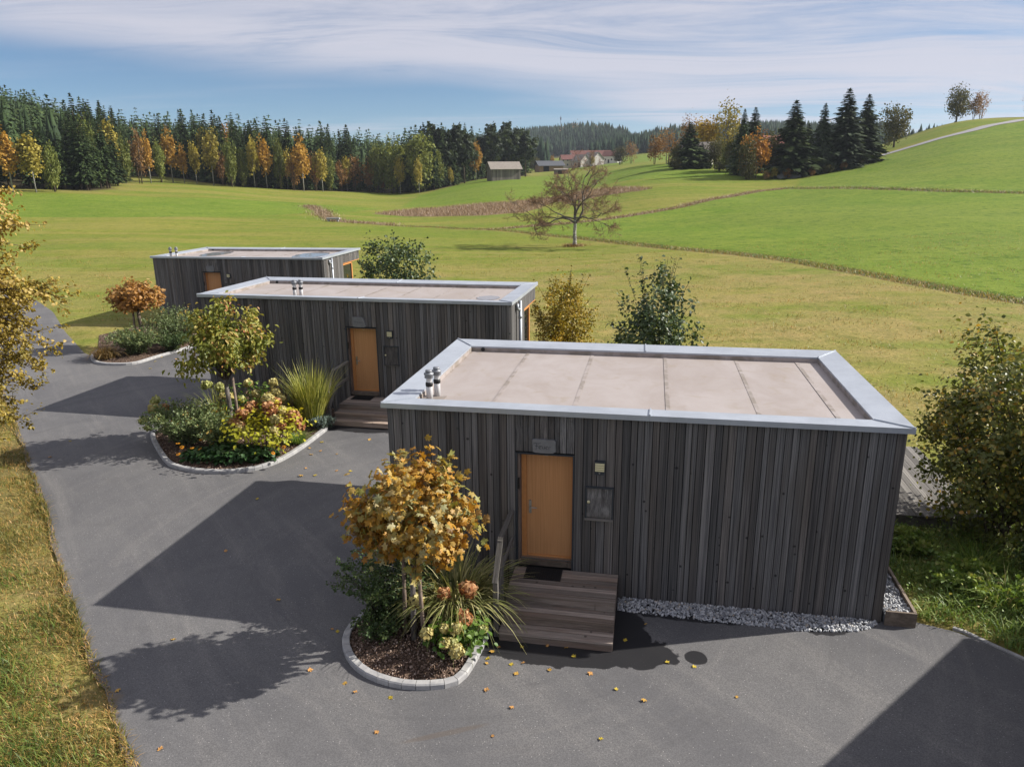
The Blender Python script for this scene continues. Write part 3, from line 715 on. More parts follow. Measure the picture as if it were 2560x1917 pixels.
sheet('asphalt_apron', M_ASPH, np.arange(29.5, 36.1, .5), lambda y: -17.35, lambda y: -10.5, 8, .010)

# lane climbing the far hillside
LANE = smooth_line([(80, 181), (86.8, 186.9), (92.9, 191.0), (98.5, 192.3), (103.7, 192.4), (119.4, 199.3), (142.1, 215.3), (165, 232), (190, 246)], 2)
LANE = resample(LANE, 2.0)
dn = unit(np.gradient(LANE, axis=0)); nr = np.stack([-dn[:, 1], dn[:, 0]], 1)
V, T = [], []
for i in range(len(LANE)):
    for k in (-1.7, 0, 1.7):
        q = LANE[i] + nr[i] * k; V.append((q[0], q[1], float(ground(q[0], q[1])) + .12))
for i in range(len(LANE) - 1):
    for k in range(2):
        a = i * 3 + k; T += [(a, a + 1, a + 4), (a, a + 4, a + 3)]
tag(link('hill_lane', mesh_np('hill_lane', np.array(V), np.array(T), M_LANE, smooth=True)), kind='structure')
# ------------------------------------------------------------------ cabins
UB = MB().box(-.5, .5, -.5, .5, -.5, .5)
ME_BOARD = UB.mesh('board', M_BOARD); ME_PLANK = UB.mesh('plank', M_PLANK); ME_RAIL = UB.mesh('rail', M_RAIL); ME_POST = UB.mesh('post', M_POST)
ME_MEMB = UB.mesh('membrane_sheet', M_MEMB); ME_DOOR = UB.mesh('door_leaf', M_DOOR); ME_BOX = UB.mesh('box_board', M_BOX)

def ubox(name, me, parent, x0, x1, y0, y1, z0, z1):
    return link(name, me, parent, ((x0 + x1) / 2, (y0 + y1) / 2, (z0 + z1) / 2), (0, 0, 0), (x1 - x0, y1 - y0, z1 - z0))

def splits(a, b, rng):
    """board edges from a to b, two random widths as on the real cladding"""
    e = [a]
    while e[-1] < b - .06:
        e.append(e[-1] + rng.choice([.085, .11, .11, .135, .15]))
    k = (b - a) / (e[-1] - a)
    return [a + (x - a) * k for x in e]

def letter_strokes(parent, text_pts, ox, oz, sx, sz, y, w):
    mb = MB()
    for st in text_pts:
        for a, b in zip(st[:-1], st[1:]):
            pa = Vector((ox + a[0] * sx, y, oz + a[1] * sz)); pb = Vector((ox + b[0] * sx, y, oz + b[1] * sz))
            mb.bar(pa, pb, .003, w, (0, 1, 0)) if False else mb.bar(pa, pb, w, .003, (0, -1, 0))
    return mb.build('lettering', M_INK, parent)

def arc(cx_, cz_, r, a0, a1, n=7, e=1.0):
    return [(cx_ + r * e * math.cos(math.radians(a0 + (a1 - a0) * i / n)), cz_ + r * math.sin(math.radians(a0 + (a1 - a0) * i / n))) for i in range(n + 1)]
LET_E = lambda x: [(x - .055, .18), (x + .05, .22)] + arc(x, .21, .06, 10, 320, 9)
FEUER = [[(.03, .56), (.05, .62), (.10, .64), (.17, .61), (.25, .60), (.31, .62), (.34, .67)], [(.15, .62), (.16, .40), (.155, .22), (.14, .16), (.10, .19)], [(.10, .40), (.23, .42)],
         [(.27, .30), (.36, .40), (.37, .45), (.32, .46), (.27, .40), (.265, .28), (.30, .23), (.35, .24)],
         [(.41, .45), (.415, .30), (.44, .25), (.49, .27), (.52, .36)], [(.52, .45), (.515, .24)],
         [(.56, .30), (.64, .38), (.63, .43), (.58, .41), (.555, .30), (.59, .22), (.65, .23)], [(.69, .40), (.70, .18)], [(.69, .34), (.73, .39), (.77, .37)]]
WASSER = [[(.14, .50), (.18, .36), (.22, .46), (.26, .36), (.30, .50)], [(.42, .44), (.36, .44), (.35, .37), (.41, .36), (.42, .44), (.43, .36)], [(.52, .44), (.47, .43), (.52, .39), (.47, .36)],
          [(.60, .44), (.55, .43), (.60, .39), (.55, .36)], [(.64, .40), (.69, .42), (.66, .45), (.63, .40), (.68, .36)], [(.74, .44), (.74, .36)], [(.74, .42), (.79, .44)]]

def cabin(name, x, y, yaw, z0, L, Wd, H, dl, chims, label, seed, text=None, sign=(.33, .70, .22, .24, 0), puddles=(), detail=True, seam0=None, deckz=.487, nsheet=6, overhang=None):
    rng = random.Random(seed)
    cb = empty(name, (x, y, z0), yaw, label, 'cabin', 'flat roofed timber cabins along the yard')
    i = .08; fas = .09; zt = H - fas; dr = dl + 1.01; dz1 = deckz + 2.15
    # structural core: dark backing behind the boards, with the door recess left open
    fw_ = MB(); yb = i + .025
    fw_.box(i, dl, yb, yb + .2, .03, zt); fw_.box(dr, L - i, yb, yb + .2, .03, zt); fw_.box(dl, dr, yb, yb + .2, dz1, zt); fw_.box(dl, dr, yb, yb + .2, .03, deckz - .03)
    wall = fw_.build('front_wall', M_DARK, cb)
    def board(x0, x1, z0_, z1_, par=wall):
        th = rng.uniform(0, .006); g = .0062
        o = link('board', ME_BOARD, par, ((x0 + x1) / 2, i + .012 - th / 2, (z0_ + z1_) / 2), (0, rng.uniform(-.0012, .0012), 0), (x1 - x0 - 2 * g, .022 + th, z1_ - z0_))
    for a, b, zb, ztp in ((i, dl, .0, zt), (dl, dr, dz1, zt), (dr, L - i, .0, zt)):
        e = splits(a, b, rng)
        for p0, p1 in zip(e[:-1], e[1:]): board(p0, p1, zb + .03 + rng.uniform(-.012, .012) * (zb == 0), ztp - .004)
    # right flank: full height boards then a short band over the corner window
    yk = overhang or Wd * .53
    sw = MB(); sw.box(L - i - .22, L - i - .025, i + .23, yk, .03, zt); sw.box(L - i - .22, L - i - .025, yk, Wd - i - .01, zt - .46, zt)
    side = sw.build('side_wall', M_DARK, cb)
    e = splits(i + .02, Wd - i, rng)
    for p0, p1 in zip(e[:-1], e[1:]):
        zb = .03 if (p0 + p1) / 2 < yk else zt - .47
        link('board', ME_BOARD, side, (L - i - .012, (p0 + p1) / 2, (zb + zt) / 2), (0, 0, math.pi / 2), (p1 - p0 - .012, .022, zt - zb - .004))
    MB().box(L - i - .26, L - i + .0, yk, Wd - i, zt - .50, zt - .475).build('soffit_trim', M_FRAMEW, side)
    # left flank and rear: boards joined (never seen in the picture)
    lw = MB(); lw.box(i, i + .2, i + .2, Wd - 1.0, .03, zt); lw.box(i, i + .2, Wd - 1.0, Wd - i, zt - .46, zt); lw.box(i, L - i, Wd - i - .2, Wd - i - .012, zt - .46, zt)
    lw.build('rear_walls', M_BOARD, cb)
    # corner glazing under the overhang
    yg = Wd * .80
    wd = MB(); zc = zt - .50
    wd.box(L - i - .14, L - i - .05, yg - .10, yg, .2, zc); wd.box(L - i - .14, L - i - .05, yk + .002, yg, zc - .09, zc); wd.box(L - i - .14, L - i - .05, yk + .002, yk + .06, .2, zc - .09); wd.box(L - i - .14, L - i - .05, yk + .06, yg - .1, .2, .30)
    wf = wd.build('window', M_FRAMEW, cb)
    MB().box(L - i - .11, L - i - .09, yk + .06, yg - .1, .3, zc - .09).build('pane', M_GLASS, wf)
    rw = MB()
    for k in range(5):
        xx = .5 + (L - 1.2) * k / 4; rw.box(xx - .05, xx + .05, yg - .08, yg, .2, zc)
    rw.box(.3, L - i - .15, yg - .08, yg + .002, .2, .3)
    rwo = rw.build('rear_window', M_FRAMEW, cb); MB().box(.4, L - i - .2, yg - .05, yg - .03, .3, zc).build('pane', M_GLASS, rwo)
    MB().box(.3, L - .3, .4, yg - .1, .12, .2).build('floor_slab', M_DARK, cb)
    MB().box(i + .2, L - i - .24, i + .24, Wd - i - .22, H - .32, H - .21).build('roof_deck', M_DARK, cb)
    # roof edge cap in mitred folded sheet
    cw, cwb = .48, .60
    zi = H - .028
    O = [(0, 0), (L, 0), (L, Wd), (0, Wd)]; I = [(cw, cw * .92), (L - cw, cw * .92), (L - cw, Wd - cwb), (cw, Wd - cwb)]
    def cap(a, b, ia, ib, nm='roof_cap'):
        mb = MB(); o0, o1, q0, q1 = Vector((*a, H)), Vector((*b, H)), Vector((*ia, zi)), Vector((*ib, zi))
        dn_ = Vector((0, 0, -fas)); di = Vector((0, 0, -.035))
        ax = (o1 - o0).normalized() * .0012; o0, q0, o1, q1 = o0 + ax, q0 + ax, o1 - ax, q1 - ax
        V = [o0, o1, q1, q0, o0 + dn_, o1 + dn_, q1 + di, q0 + di]
        mb.add(V, [(0, 1, 2, 3), (4, 7, 6, 5), (0, 4, 5, 1), (3, 2, 6, 7), (0, 3, 7, 4), (1, 5, 6, 2)])
        return mb.build(nm, M_ZINC, cb)
    for k in range(4):
        a, b, ia, ib = O[k], O[(k + 1) % 4], I[k], I[(k + 1) % 4]
        if k % 2 == 0:
            h = .5 + (.035 if k == 0 else -.02); ma = tuple(np.array(a) * (1 - h) + np.array(b) * h); mi_ = (ma[0] + (.01 if k == 0 else .01), ia[1])
            cap(a, ma, ia, mi_); cap(ma, b, mi_, ib)
            MB().bar((ma[0], ma[1], H + .008), (mi_[0], mi_[1], zi + .008), .022, .03).build('standing_seam', M_ZINC, cb)
        else:
            cap(a, b, ia, ib)
    for k in range(4):
        MB().bar((*(np.array(O[k]) * .985 + np.array(I[k]) * .015), H + .006), (*I[k], zi + .008), .022, .03).build('standing_seam', M_ZINC, cb)
    up = MB()
    x0, x1, y0, y1 = I[0][0], I[1][0], I[0][1], I[2][1]
    for bx in ((x0 - .05, x0 + .01, y0, y1), (x1 - .01, x1 + .05, y0, y1), (x0 - .05, x1 + .05, y0 - .05, y0 + .01), (x0 - .05, x1 + .05, y1 - .01, y1 + .05)):
        up.box(bx[0], bx[1], bx[2], bx[3], H - .2, zi - .036)
    up.build('upstand', M_MEMB, cb)
    # membrane sheets with welded laps
    zr = H - .15
    roof = MB().box(x0 - .02, x1 + .02, y0 - .02, y1 + .02, zr - .05, zr - .008).build('roof', M_MEMB, cb)
    es = seam0 or [x0 + (x1 - x0) * k / nsheet for k in range(nsheet + 1)]
    for k, (p0, p1) in enumerate(zip(es[:-1], es[1:])):
        o = ubox('membrane_sheet', ME_MEMB, roof, p0, p1 + .045 * (k < len(es) - 2), y0, y1, zr - .02, zr + (.004 if k % 2 else 0))
        if 0 < k:
            MB().box(p0 - .012, p0 + .06, y0 + .01, y1 - .01, zr + .0045, zr + .009).build('seam', M_MEMB, roof)
    for (ax_, ay_, ar, br) in puddles:
        mb = MB(); n = 26
        mb.add([(ax_, ay_, zr + .0125)] + [(ax_ + ar * math.cos(2 * math.pi * j / n) * (1 + .07 * math.sin(3 * j)), ay_ + br * math.sin(2 * math.pi * j / n) * (1 + .06 * math.sin(2 * j)), zr + .0125) for j in range(n)],
               [(0, 1 + j, 1 + (j + 1) % n) for j in range(n)])
        mb.build('puddle', M_PUDDLE, roof)
    MB().tube([(x0 + .28, y1 + .04, zr + .055), (x0 + .28, y1 - .03, zr + .055)], .045, 12).build('outlet', M_BLACK, cb)
    for j, (cx_, cy_) in enumerate(chims):
        vp = MB().lathe([(.058, -.02), (.058, .27), (.052, .28), (.052, .40), (.075, .41), (.075, .425), (.072, .47), (.084, .475), (.084, .49), (.045, .50), (.045, .52), (.06, .525), (.055, .545), (.01, .55)], (cx_, cy_, zr), 18).build('vent_pipe', M_PIPE, cb, True)
        MB().lathe([(.060, .25), (.064, .255), (.064, .275), (.068, .28), (.062, .325), (.054, .33)], (cx_, cy_, zr), 18).build('collar', M_BLACK, vp, True)
        MB().lathe([(.076, .408), (.080, .412), (.076, .462), (.088, .468), (.088, .496), (.048, .503), (.048, .518), (.063, .523), (.058, .55), (.01, .556)], (cx_, cy_, zr), 18).build('cowl', M_GREYM, vp, True)
    if chims:
        cx_ = sum(c_[0] for c_ in chims) / len(chims); cy_ = sum(c_[1] for c_ in chims) / len(chims)
        MB().box(cx_ - .22, cx_ + .22, cy_ - .16, cy_ + .16, zr + .002, zr + .0105).build('pipe_flashing', M_MEMB, roof)
    # rain pipe on the right flank
    px_, py_ = L + .03, 1.0
    dp = MB().tube([(px_, py_, .12), (px_, py_, zt - .02)], .05, 14).build('rain_pipe', M_DOWN, cb, True)
    MB().lathe([(.056, 0), (.060, .01), (.060, .07), (.056, .08)], (px_, py_, zt - .55), 14).build('pipe_clip', M_DOWN, dp, True)
    MB().tube([(px_ - .06, py_ - .14, zt - .10), (px_ - .06, py_ - .14, zt - .24), (px_, py_ - .02, zt - .30)], [.05, .05, .045], 10).build('hopper', M_DOWN, dp, True)
    if not detail: return cb
    # door in its recess
    jb = MB(); yd = i + .20
    jb.box(dl, dl + .035, i - .012, yd + .05, deckz, dz1); jb.box(dr - .025, dr, i - .012, yd + .05, deckz, dz1); jb.box(dl + .035, dr - .025, i - .012, yd + .05, dz1 - .022, dz1)
    door = jb.build('door', M_LAMPB, cb)
    MB().box(dl + .02, dl + .075, i + .03, yd + .0, deckz + .05, dz1 - .03).build('jamb_lining', wood('pale_jamb_%d' % seed, (.16, .12, .10), (.30, .23, .19), 'z', 2, False), door)
    lf0 = dl + .165
    fr = MB(); fr.box(dl + .076, lf0, yd - .03, yd + .05, deckz + .09, dz1 - .024); fr.box(lf0, dr - .026, yd - .03, yd + .05, dz1 - .05, dz1 - .024); fr.box(dr - .05, dr - .026, yd - .03, yd + .05, deckz + .09, dz1 - .052)
    fr.build('frame', M_FRAMEW, door)
    leaf = ubox('door_leaf', ME_DOOR, door, lf0 + .004, dr - .054, yd - .005, yd + .04, deckz + .10, dz1 - .053)
    hx, hz = lf0 + .06, deckz + 1.08
    MB().box(lf0 + .02, dr - .06, yd - .022, yd - .006, deckz + .12, deckz + .16).build('weather_bar', M_FRAMEW, door)
    hp = MB().box(hx - .022, hx + .022, yd - .018, yd - .006, hz - .13, hz + .12); hp.lathe([(.02, 0), (.02, .003)], (hx, yd - .012, hz + .119), 10)
    hp.build('handle_plate', M_STEEL, door)
    MB().tube([(hx, yd - .018, hz), (hx, yd - .06, hz), (hx + .015, yd - .065, hz), (hx + .13, yd - .065, hz - .004)], .009, 8).build('handle', M_STEEL, door, True)
    MB().lathe([(.012, 0), (.012, .02)], (hx, yd - .02, hz - .095), 10).build('lock', M_STEEL, door)
    MB().box(dl + .03, dr - .027, i + .04, yd + .04, deckz + .01, deckz + .098).build('plinth', M_BOX, door)
    MB().box(dl + .036, dr - .027, i + .12, yd + .05, deckz + .0985, deckz + .118).build('threshold', M_STEEL, door)
    MB().box((dl + dr) / 2 - .03, (dl + dr) / 2 + .03, yd - .012, yd - .006, dz1 - .105, dz1 - .095).build('number_tag', M_STEEL, door)
    MB().box(dl + .036, dl + .07, i - .005, i + .045, deckz + 1.48, deckz + 1.68).build('entry_keypad', M_BLACK, door)
    # slate name plate above the door
    sx, sz0, sh, sw2, sk = sign[0], dz1 + .045, sign[2], sign[1] - sign[0], sign[4]
    a0 = dl + sx
    out = [(0, 0), (.05, -.015), (.25, -.02), (.33 * sw2 / .38, -.015), (sw2, .02), (sw2 - .005 - sk * .08, sh * .93), (sw2 - .04 - sk * .08, sh), (sw2 * .5, sh * 1.01), (0.02 - .0, sh * 1.03), (-.012, sh * .97)]
    mb = MB(); n = len(out); yf = i - .045
    mb.add([(a0 + q[0], yf - (.012 if sk else 0), sz0 + q[1]) for q in out] + [(a0 + q[0], i - .004, sz0 + q[1]) for q in out], [tuple(range(n)), tuple(range(2 * n - 1, n - 1, -1))] + [(k, k + n, (k + 1) % n + n, (k + 1) % n) for k in range(n)])
    sg = mb.build('name_plate', M_STONE, cb)
    if text: letter_strokes(sg, text, a0, sz0, sw2, sh * 1.15, yf - .002 - (.012 if sk else 0), .0045)
    # wall lamp
    lx, lz = dl + 1.36, deckz + 1.86
    lb = MB(); lb.box(lx, lx + .165, i - .075, i - .003, lz, lz + .235); lamp = lb.build('wall_lamp', M_LAMPB, cb)
    for k in range(4): MB().box(lx + .006, lx + .159, i - .092, i - .076, lz + .068 + k * .037, lz + .096 + k * .037).build('lamp_slat', M_LAMPS, lamp)
    MB().lathe([(.012, 0), (.01, .012)], (lx + .08, i - .08, lz + .03), 10).build('sensor', M_STEEL, lamp)
    # meter hatch
    bx, bz = dl + 1.21, deckz + 1.04
    hf = MB(); hf.box(bx, bx + .022, i - .035, i - .003, bz, bz + .56); hf.box(bx + .448, bx + .47, i - .035, i - .003, bz, bz + .56); hf.box(bx - .004, bx + .474, i - .05, i - .003, bz + .56, bz + .582)
    hat = hf.build('meter_hatch', M_LAMPB, cb)
    ubox('hatch_panel', ME_BOARD, hat, bx + .024, bx + .446, i - .022, i - .004, bz + .02, bz + .556)
    ubox('hatch_sill', ME_RAIL, hat, bx - .008, bx + .478, i - .06, i - .003, bz - .03, bz - .001)
    kn = MB().tube([(bx + .055, i - .02, bz + .30), (bx + .055, i - .036, bz + .30)], .026, 14); kn.build('knob', M_LAMPS, hat, True)
    return cb

def porch(cb_args, dl, deckz, base, label, mat_label, right=1.79, left=.0, seed=1, name='porch_steps'):
    x, y, yaw, z0 = cb_args; rng = random.Random(seed)
    o = empty(name, (x, y, z0), yaw, label, 'porch steps', 'timber porches at the cabin doors')
    a, b = dl + left, dl + right; i = .08; st = deckz / 3.0
    levels = [(deckz, -.86, i - .015), (deckz - st, -1.20, -.80), (deckz - 2 * st, -1.47, -1.14)]
    for k, (z, yf, yb) in enumerate(levels):
        ry = yf; n = max(2, round((yb - yf) / .135)); w = (yb - yf) / n
        for j in range(n):
            link('plank', ME_PLANK, o, ((a + b) / 2 + rng.uniform(-.004, .004), yf + w * (j + .5), z - .016 + rng.uniform(-.0015, .0015)), (0, 0, rng.uniform(-.002, .002)), (b - a, w - .014, .032))
        zb = z - st + .002 if k < 2 else .01
        link('riser', ME_PLANK, o, ((a + b) / 2, yf + .022, (zb + z - .034) / 2), (0, 0, 0), (b - a - .02, .024, z - .036 - zb))
    for xs in (a + .02, b - .02):
        for k, (z, yf, yb) in enumerate(levels):
            link('stringer', ME_PLANK, o, (xs, (yf + .036 + (levels[k - 1][1] - .0 if k else i - .02)) / 2, (z - .036) / 2 + .004), (0, 0, math.pi / 2), ((levels[k - 1][1] if k else i - .02) - yf - .036, .036, z - .044))
    hx = a - .055
    posts = [(hx, -1.36, 0.02, 1.02), (hx, -.95, .02, 1.52), (hx, i - .06, deckz - .1, 1.55)]
    for px_, py_, p0, p1 in posts:
        link('post', ME_POST, o, (px_, py_, (p0 + p1) / 2), (0, 0, 0), (.075, .075, p1 - p0))
    def rail(p, q, w=.085, h=.045):
        p, q = Vector(p), Vector(q); d = q - p
        r = link('rail', ME_RAIL, o, (p + q) / 2); r.rotation_euler = d.to_track_quat('X', 'Z').to_euler(); r.scale = (d.length, w, h)
    rail((hx, -1.42, 1.0), (hx, -.93, 1.535)); rail((hx, -.945, 1.53), (hx, i - .02, 1.545))
    rail((hx + .02, -1.38, .52), (hx + .02, -.93, 1.02), .035, .085); rail((hx + .02, -.93, 1.03), (hx + .02, i - .03, 1.05), .035, .085)
    # door mat lies on the deck
    mx = empty('door_mat', (x, y, z0), yaw, mat_label, 'door mat', 'black mats outside the cabin doors')
    mm = MB(); m0, m1 = dl + .20, dl + .84; mm.box(m0, m1, -.33, .05, deckz + .002, deckz + .014); mm.build('mat_base', M_RUBBER, mx)
    rb = MB()
    for r_ in range(9):
        for c_ in range(15): rb.box(m0 + .03 + c_ * .04, m0 + .052 + c_ * .04, -.31 + r_ * .038, -.29 + r_ * .038, deckz + .0142, deckz + .021)
    rb.build('rubber_studs', M_RUBBER, mx)
    return o

CAB1 = (-2.2734, 12.0627, -.188, 0.0); CAB2 = (-9.827, 22.7909, -.2133, .2); CAB3 = (-17.9736, 36.8513, -.1645, .15)
cabin('timber_cabin', *CAB1, 8.54, 5.249, 3.4277, 2.345, [(.64, .80), (.72, 1.02)], 'nearest grey timber cabin with broad beige roof and carved name plate', 3, FEUER, (.31, .70, .22, .24, 0),
      seam0=[.48, 1.80, 3.25, 4.85, 6.35, 7.6, 8.06])
cabin('timber_cabin', *CAB2, 10.08, 4.169, 3.5216, 4.88, [(2.98, .70), (3.14, .80)], 'middle timber cabin with round puddle on its long roof', 5, WASSER, (.28, .70, .28, .24, 1), [(9.0, 1.55, .36, .42)], deckz=.468, nsheet=8, overhang=2.2)
cabin('timber_cabin', *CAB3, 9.09, 5.065, 3.36, 2.67, [(.72, .66), (1.02, .70)], 'farthest timber cabin with two wide puddles on its roof', 7, None, (.30, .70, .26, .24, 0), [(1.9, 2.9, .62, 1.3), (7.35, 2.6, .8, 1.5)], deckz=.45, overhang=2.68)
porch(CAB1, 2.345, .487, 0, 'brown timber porch with three steps at the nearest cabin', 'black studded rubber mat outside the nearest orange door', 1.80, -.01, 1)
porch(CAB2, 4.88, .468, 0, 'timber porch steps with handrail at the middle cabin', 'black mat outside the orange door of the middle cabin', 1.95, .06, 2)
# the neighbouring cabin to the right, out of frame: its roof shadow crosses the yard
_yaw4 = math.atan2(-.617, -.787)
_A = Vector((12.25, 10.88, 0)); _d4 = Vector((-.787, -.617, 0))
cabin('timber_cabin', _A.x, _A.y, math.atan2(_d4.y, _d4.x), 0, 8.54, 5.249, 3.43, 3, [], 'timber cabin standing beyond the right edge, its roof shading the asphalt', 9, detail=False)

# ------------------------------------------------------------------ gravel strip, timber edged gravel bed, rear terrace
def cab_pt(cabv, lx, ly, lz=0):
    x, y, yaw, z0 = cabv; c, s = math.cos(yaw), math.sin(yaw)
    return (x + lx * c - ly * s, y + lx * s + ly * c, z0 + lz)

rng = np.random.default_rng(5)
strip = [(4.17, .13), (4.17, -.30), (5.6, -.36), (7.12, -.38), (7.72, -.31), (8.08, -.22), (8.36, -.03), (8.44, .13)]
q = rand_in_poly(strip, 3400, rng); P = np.array([cab_pt(CAB1, a, b, rng.uniform(.0, .045)) for a, b in q])
dgr = sdist(q[:, 0], q[:, 1], strip); P[:, 2] *= np.clip(dgr / .08, .15, 1); P[:, 2] += .018
V, T, A = pebbles(P, rng.uniform(.018, .036, len(P)), rng, .55)
tag(link('gravel_strip', mesh_np('gravel_strip', V, T, M_GRAVEL, A)), 'grey gravel strip along the foot of the nearest cabin wall', 'gravel', kind='stuff')
gb = empty('gravel_bed', cab_pt(CAB1, 0, 0, 0), CAB1[2], 'small timber edged gravel bed at the right corner of the nearest cabin', 'gravel bed')
ubox('edge_board', ME_BOX, gb, 8.50, 8.97, .02, .06, .0, .27)
link('edge_board', ME_BOX, gb, (8.955, 2.45, .135), (0, 0, math.pi / 2), (4.75, .045, .268))
qq = np.stack([rng.uniform(8.50, 8.92, 1500), rng.uniform(.07, 2.6, 1500)], 1)
P = np.array([(a, b, .20 + rng.uniform(-.02, .025)) for a, b in qq]); V, T, A = pebbles(P, rng.uniform(.016, .032, len(P)), rng, .55)
tag(link('pebbles', mesh_np('pebbles', V, T, M_GRAVEL, A), gb), kind='stuff')
MB().box(8.50, 8.93, .065, 4.8, .02, .19).build('gravel_base', M_GREYM, gb)
tr = empty('timber_terrace', cab_pt(CAB1, 0, 0, 0), CAB1[2], 'weathered grey plank terrace behind the nearest cabin', 'terrace')
for k in range(17):
    link('plank', ME_RAIL, tr, (9.02 + k * .148, 5.9, .30), (0, 0, math.pi / 2), (4.3, .14, .035))
MB().box(9.0, 11.5, 3.80, 3.84, .0, .28).build('fascia', M_RAIL, tr); MB().box(9.0, 11.5, 3.86, 8.0, .02, .28).build('substructure', M_DARK, tr)

# concrete edging on the right of the yard
er = [(7.15, 10.40), (7.27, 10.30), (7.48, 9.98), (7.78, 9.56), (9.6, 7.0), (12.0, 3.4)]
rr = resample(er, .9); ke = empty('edging_kerb', (*rr[0], 0), 0, 'low concrete edging along the grass at the right of the asphalt', 'kerb')
for a, b in zip(rr[:-1], rr[1:]):
    d = b - a; MB().box(0, np.linalg.norm(d) - .006, -.03, .03, -.05, .035).build('kerb_stone', M_KERB, ke, loc=(a[0] - rr[0][0], a[1] - rr[0][1], 0), rz=math.atan2(d[1], d[0]))

# ------------------------------------------------------------------ planting beds
def bed(pts, back, label, soil_label):
    line = smooth_line(pts, 2); line = resample(line, .06)
    base = (float(line[0][0]), float(line[0][1]), 0)
    k = empty('kerb_ring', base, 0, label, 'kerb', 'concrete kerbs round the planting beds')
    s = np.concatenate([[0], np.cumsum(np.linalg.norm(np.diff(line, axis=0), axis=1))])
    at = lambda d: np.array([np.interp(d, s, line[:, 0]), np.interp(d, s, line[:, 1])])
    d = 0.0; cx_, cy_ = np.mean(line, 0)
    def nrm(dd):
        tdir = unit(at(min(dd + .05, s[-1])) - at(max(dd - .05, 0))); n_ = np.array([-tdir[1], tdir[0]])
        return n_ if n_ @ (np.array([cx_, cy_]) - at(dd)) > 0 else -n_
    while d < s[-1] - .05:
        e = min(d + .8, s[-1]); a0 = at(min(d + .08, s[-1])) - at(d); a1 = at(e) - at(max(e - .08, 0))
        ang = abs(math.atan2(a0[0] * a1[1] - a0[1] * a1[0], a0 @ a1))
        if ang > .16: e = min(d + .21, s[-1])
        g_ = .004
        prof = [(0, -.06), (0, .085), (.018, .105), (.11, .105), (.12, .095), (.12, -.06)]
        V = []; m_ = 3 if e - d > .3 else 2
        for q_ in np.linspace(d + g_, e - g_, m_):
            p_ = at(q_); n_ = nrm(q_); z = float(ground(p_[0], p_[1]))
            V += [(p_[0] + n_[0] * a - base[0], p_[1] + n_[1] * a - base[1], z + b) for a, b in prof]
        w = len(prof); F = [(i_ * w + j, i_ * w + (j + 1) % w, (i_ + 1) * w + (j + 1) % w, (i_ + 1) * w + j) for i_ in range(m_ - 1) for j in range(w)]
        F += [tuple(range(w))[::-1], tuple((m_ - 1) * w + j for j in range(w))]
        MB().add(V, F).build('kerb_stone', M_KERB, k); d = e
    ins = np.array([at(q_) + nrm(q_) * .11 for q_ in np.arange(0, s[-1], .12)])
    poly = [tuple(p_) for p_ in ins] + back
    ctr = np.mean(np.array(poly), 0)
    # soil mound
    V = []; nr_ = 7
    for f in np.linspace(1, 0, nr_):
        for p_ in poly:
            q_ = ctr + (np.array(p_) - ctr) * f; V.append((q_[0], q_[1], float(ground(*q_)) + .05 + .10 * (1 - f ** 2) + .012 * math.sin(q_[0] * 23) * math.sin(q_[1] * 19)))
    m_ = len(poly); T = []
    for i_ in range(nr_ - 1):
        for j in range(m_):
            a, b, c_, e_ = i_ * m_ + j, i_ * m_ + (j + 1) % m_, (i_ + 1) * m_ + (j + 1) % m_, (i_ + 1) * m_ + j
            T += [(a, b, c_), (a, c_, e_)]
    tag(link('planting_soil', mesh_np('planting_soil', np.array(V), np.array(T), M_MULCH, smooth=True)), kind='structure')
    n = int(min(5200, 900 * abs(sum(poly[i_ - 1][0] * poly[i_][1] - poly[i_][0] * poly[i_ - 1][1] for i_ in range(m_))) / 2))
    rg = np.random.default_rng(len(poly)); qq = rand_in_poly(poly, n, rg)
    dq = sdist(qq[:, 0], qq[:, 1], poly)
    f = 1 - np.clip(dq / np.max(dq), 0, 1)
    P = np.stack([qq[:, 0], qq[:, 1], ground(qq[:, 0], qq[:, 1]) + .062 + .10 * (1 - f ** 2) + rg.uniform(-.01, .015, n)], 1)
    V, T, A = pebbles(P, rg.uniform(.012, .034, n), rg, .22)
    tag(link('bark_chips', mesh_np('bark_chips', V, T, M_CHIP, A)), soil_label, 'bark mulch', kind='stuff')
    return poly
BED1 = bed(PL1, [(-2.1, 12.0), (-.1, 11.75)], 'curved concrete kerb round the near maple bed', 'bark chips under the near maple tree')
BED2 = bed(PL2, [(-5.25, 20.9), (-5.1, 21.75), (-9.6, 22.7)], 'long rounded concrete kerb round the hydrangea bed', 'bark chips among the hydrangeas at the middle cabin')
BED3 = bed(PL3, [(-13.4, 35.5), (-18.0, 36.6), (-19.2, 33.5)], 'curved concrete kerb round the farthest shrub bed', 'bark chips under the far round maple')
# ------------------------------------------------------------------ planting
def bloom_mesh(name, mat, seed, n=170, r=.5):
    rg = np.random.default_rng(seed); d = unit(rg.normal(size=(n, 3))); d = d[d[:, 2] > -.75]; P = d * r * rg.uniform(.78, 1, len(d))[:, None] * np.array([1, 1, .86])
    NM = unit(d + rg.normal(size=d.shape) * .35); AX = unit(np.cross(NM, rg.normal(size=d.shape)))
    V, T, A = leaf_arrays(P, AX, NM, rg.uniform(.20, .30, len(d)), T_CARD, np.clip(.35 * d[:, 2] + .45 + rg.normal(size=len(d)) * .22, 0, 1))
    return mesh_np(name, V, T, mat, A)
BL_R = [bloom_mesh('bloom', M_BLOOMR, s) for s in (1, 2)]; BL_C = [bloom_mesh('bloom', M_BLOOMC, s) for s in (3, 4)]; BL_G = [bloom_mesh('bloom', M_BLOOMG, 5)]

def gz(x, y): return float(ground(x, y))

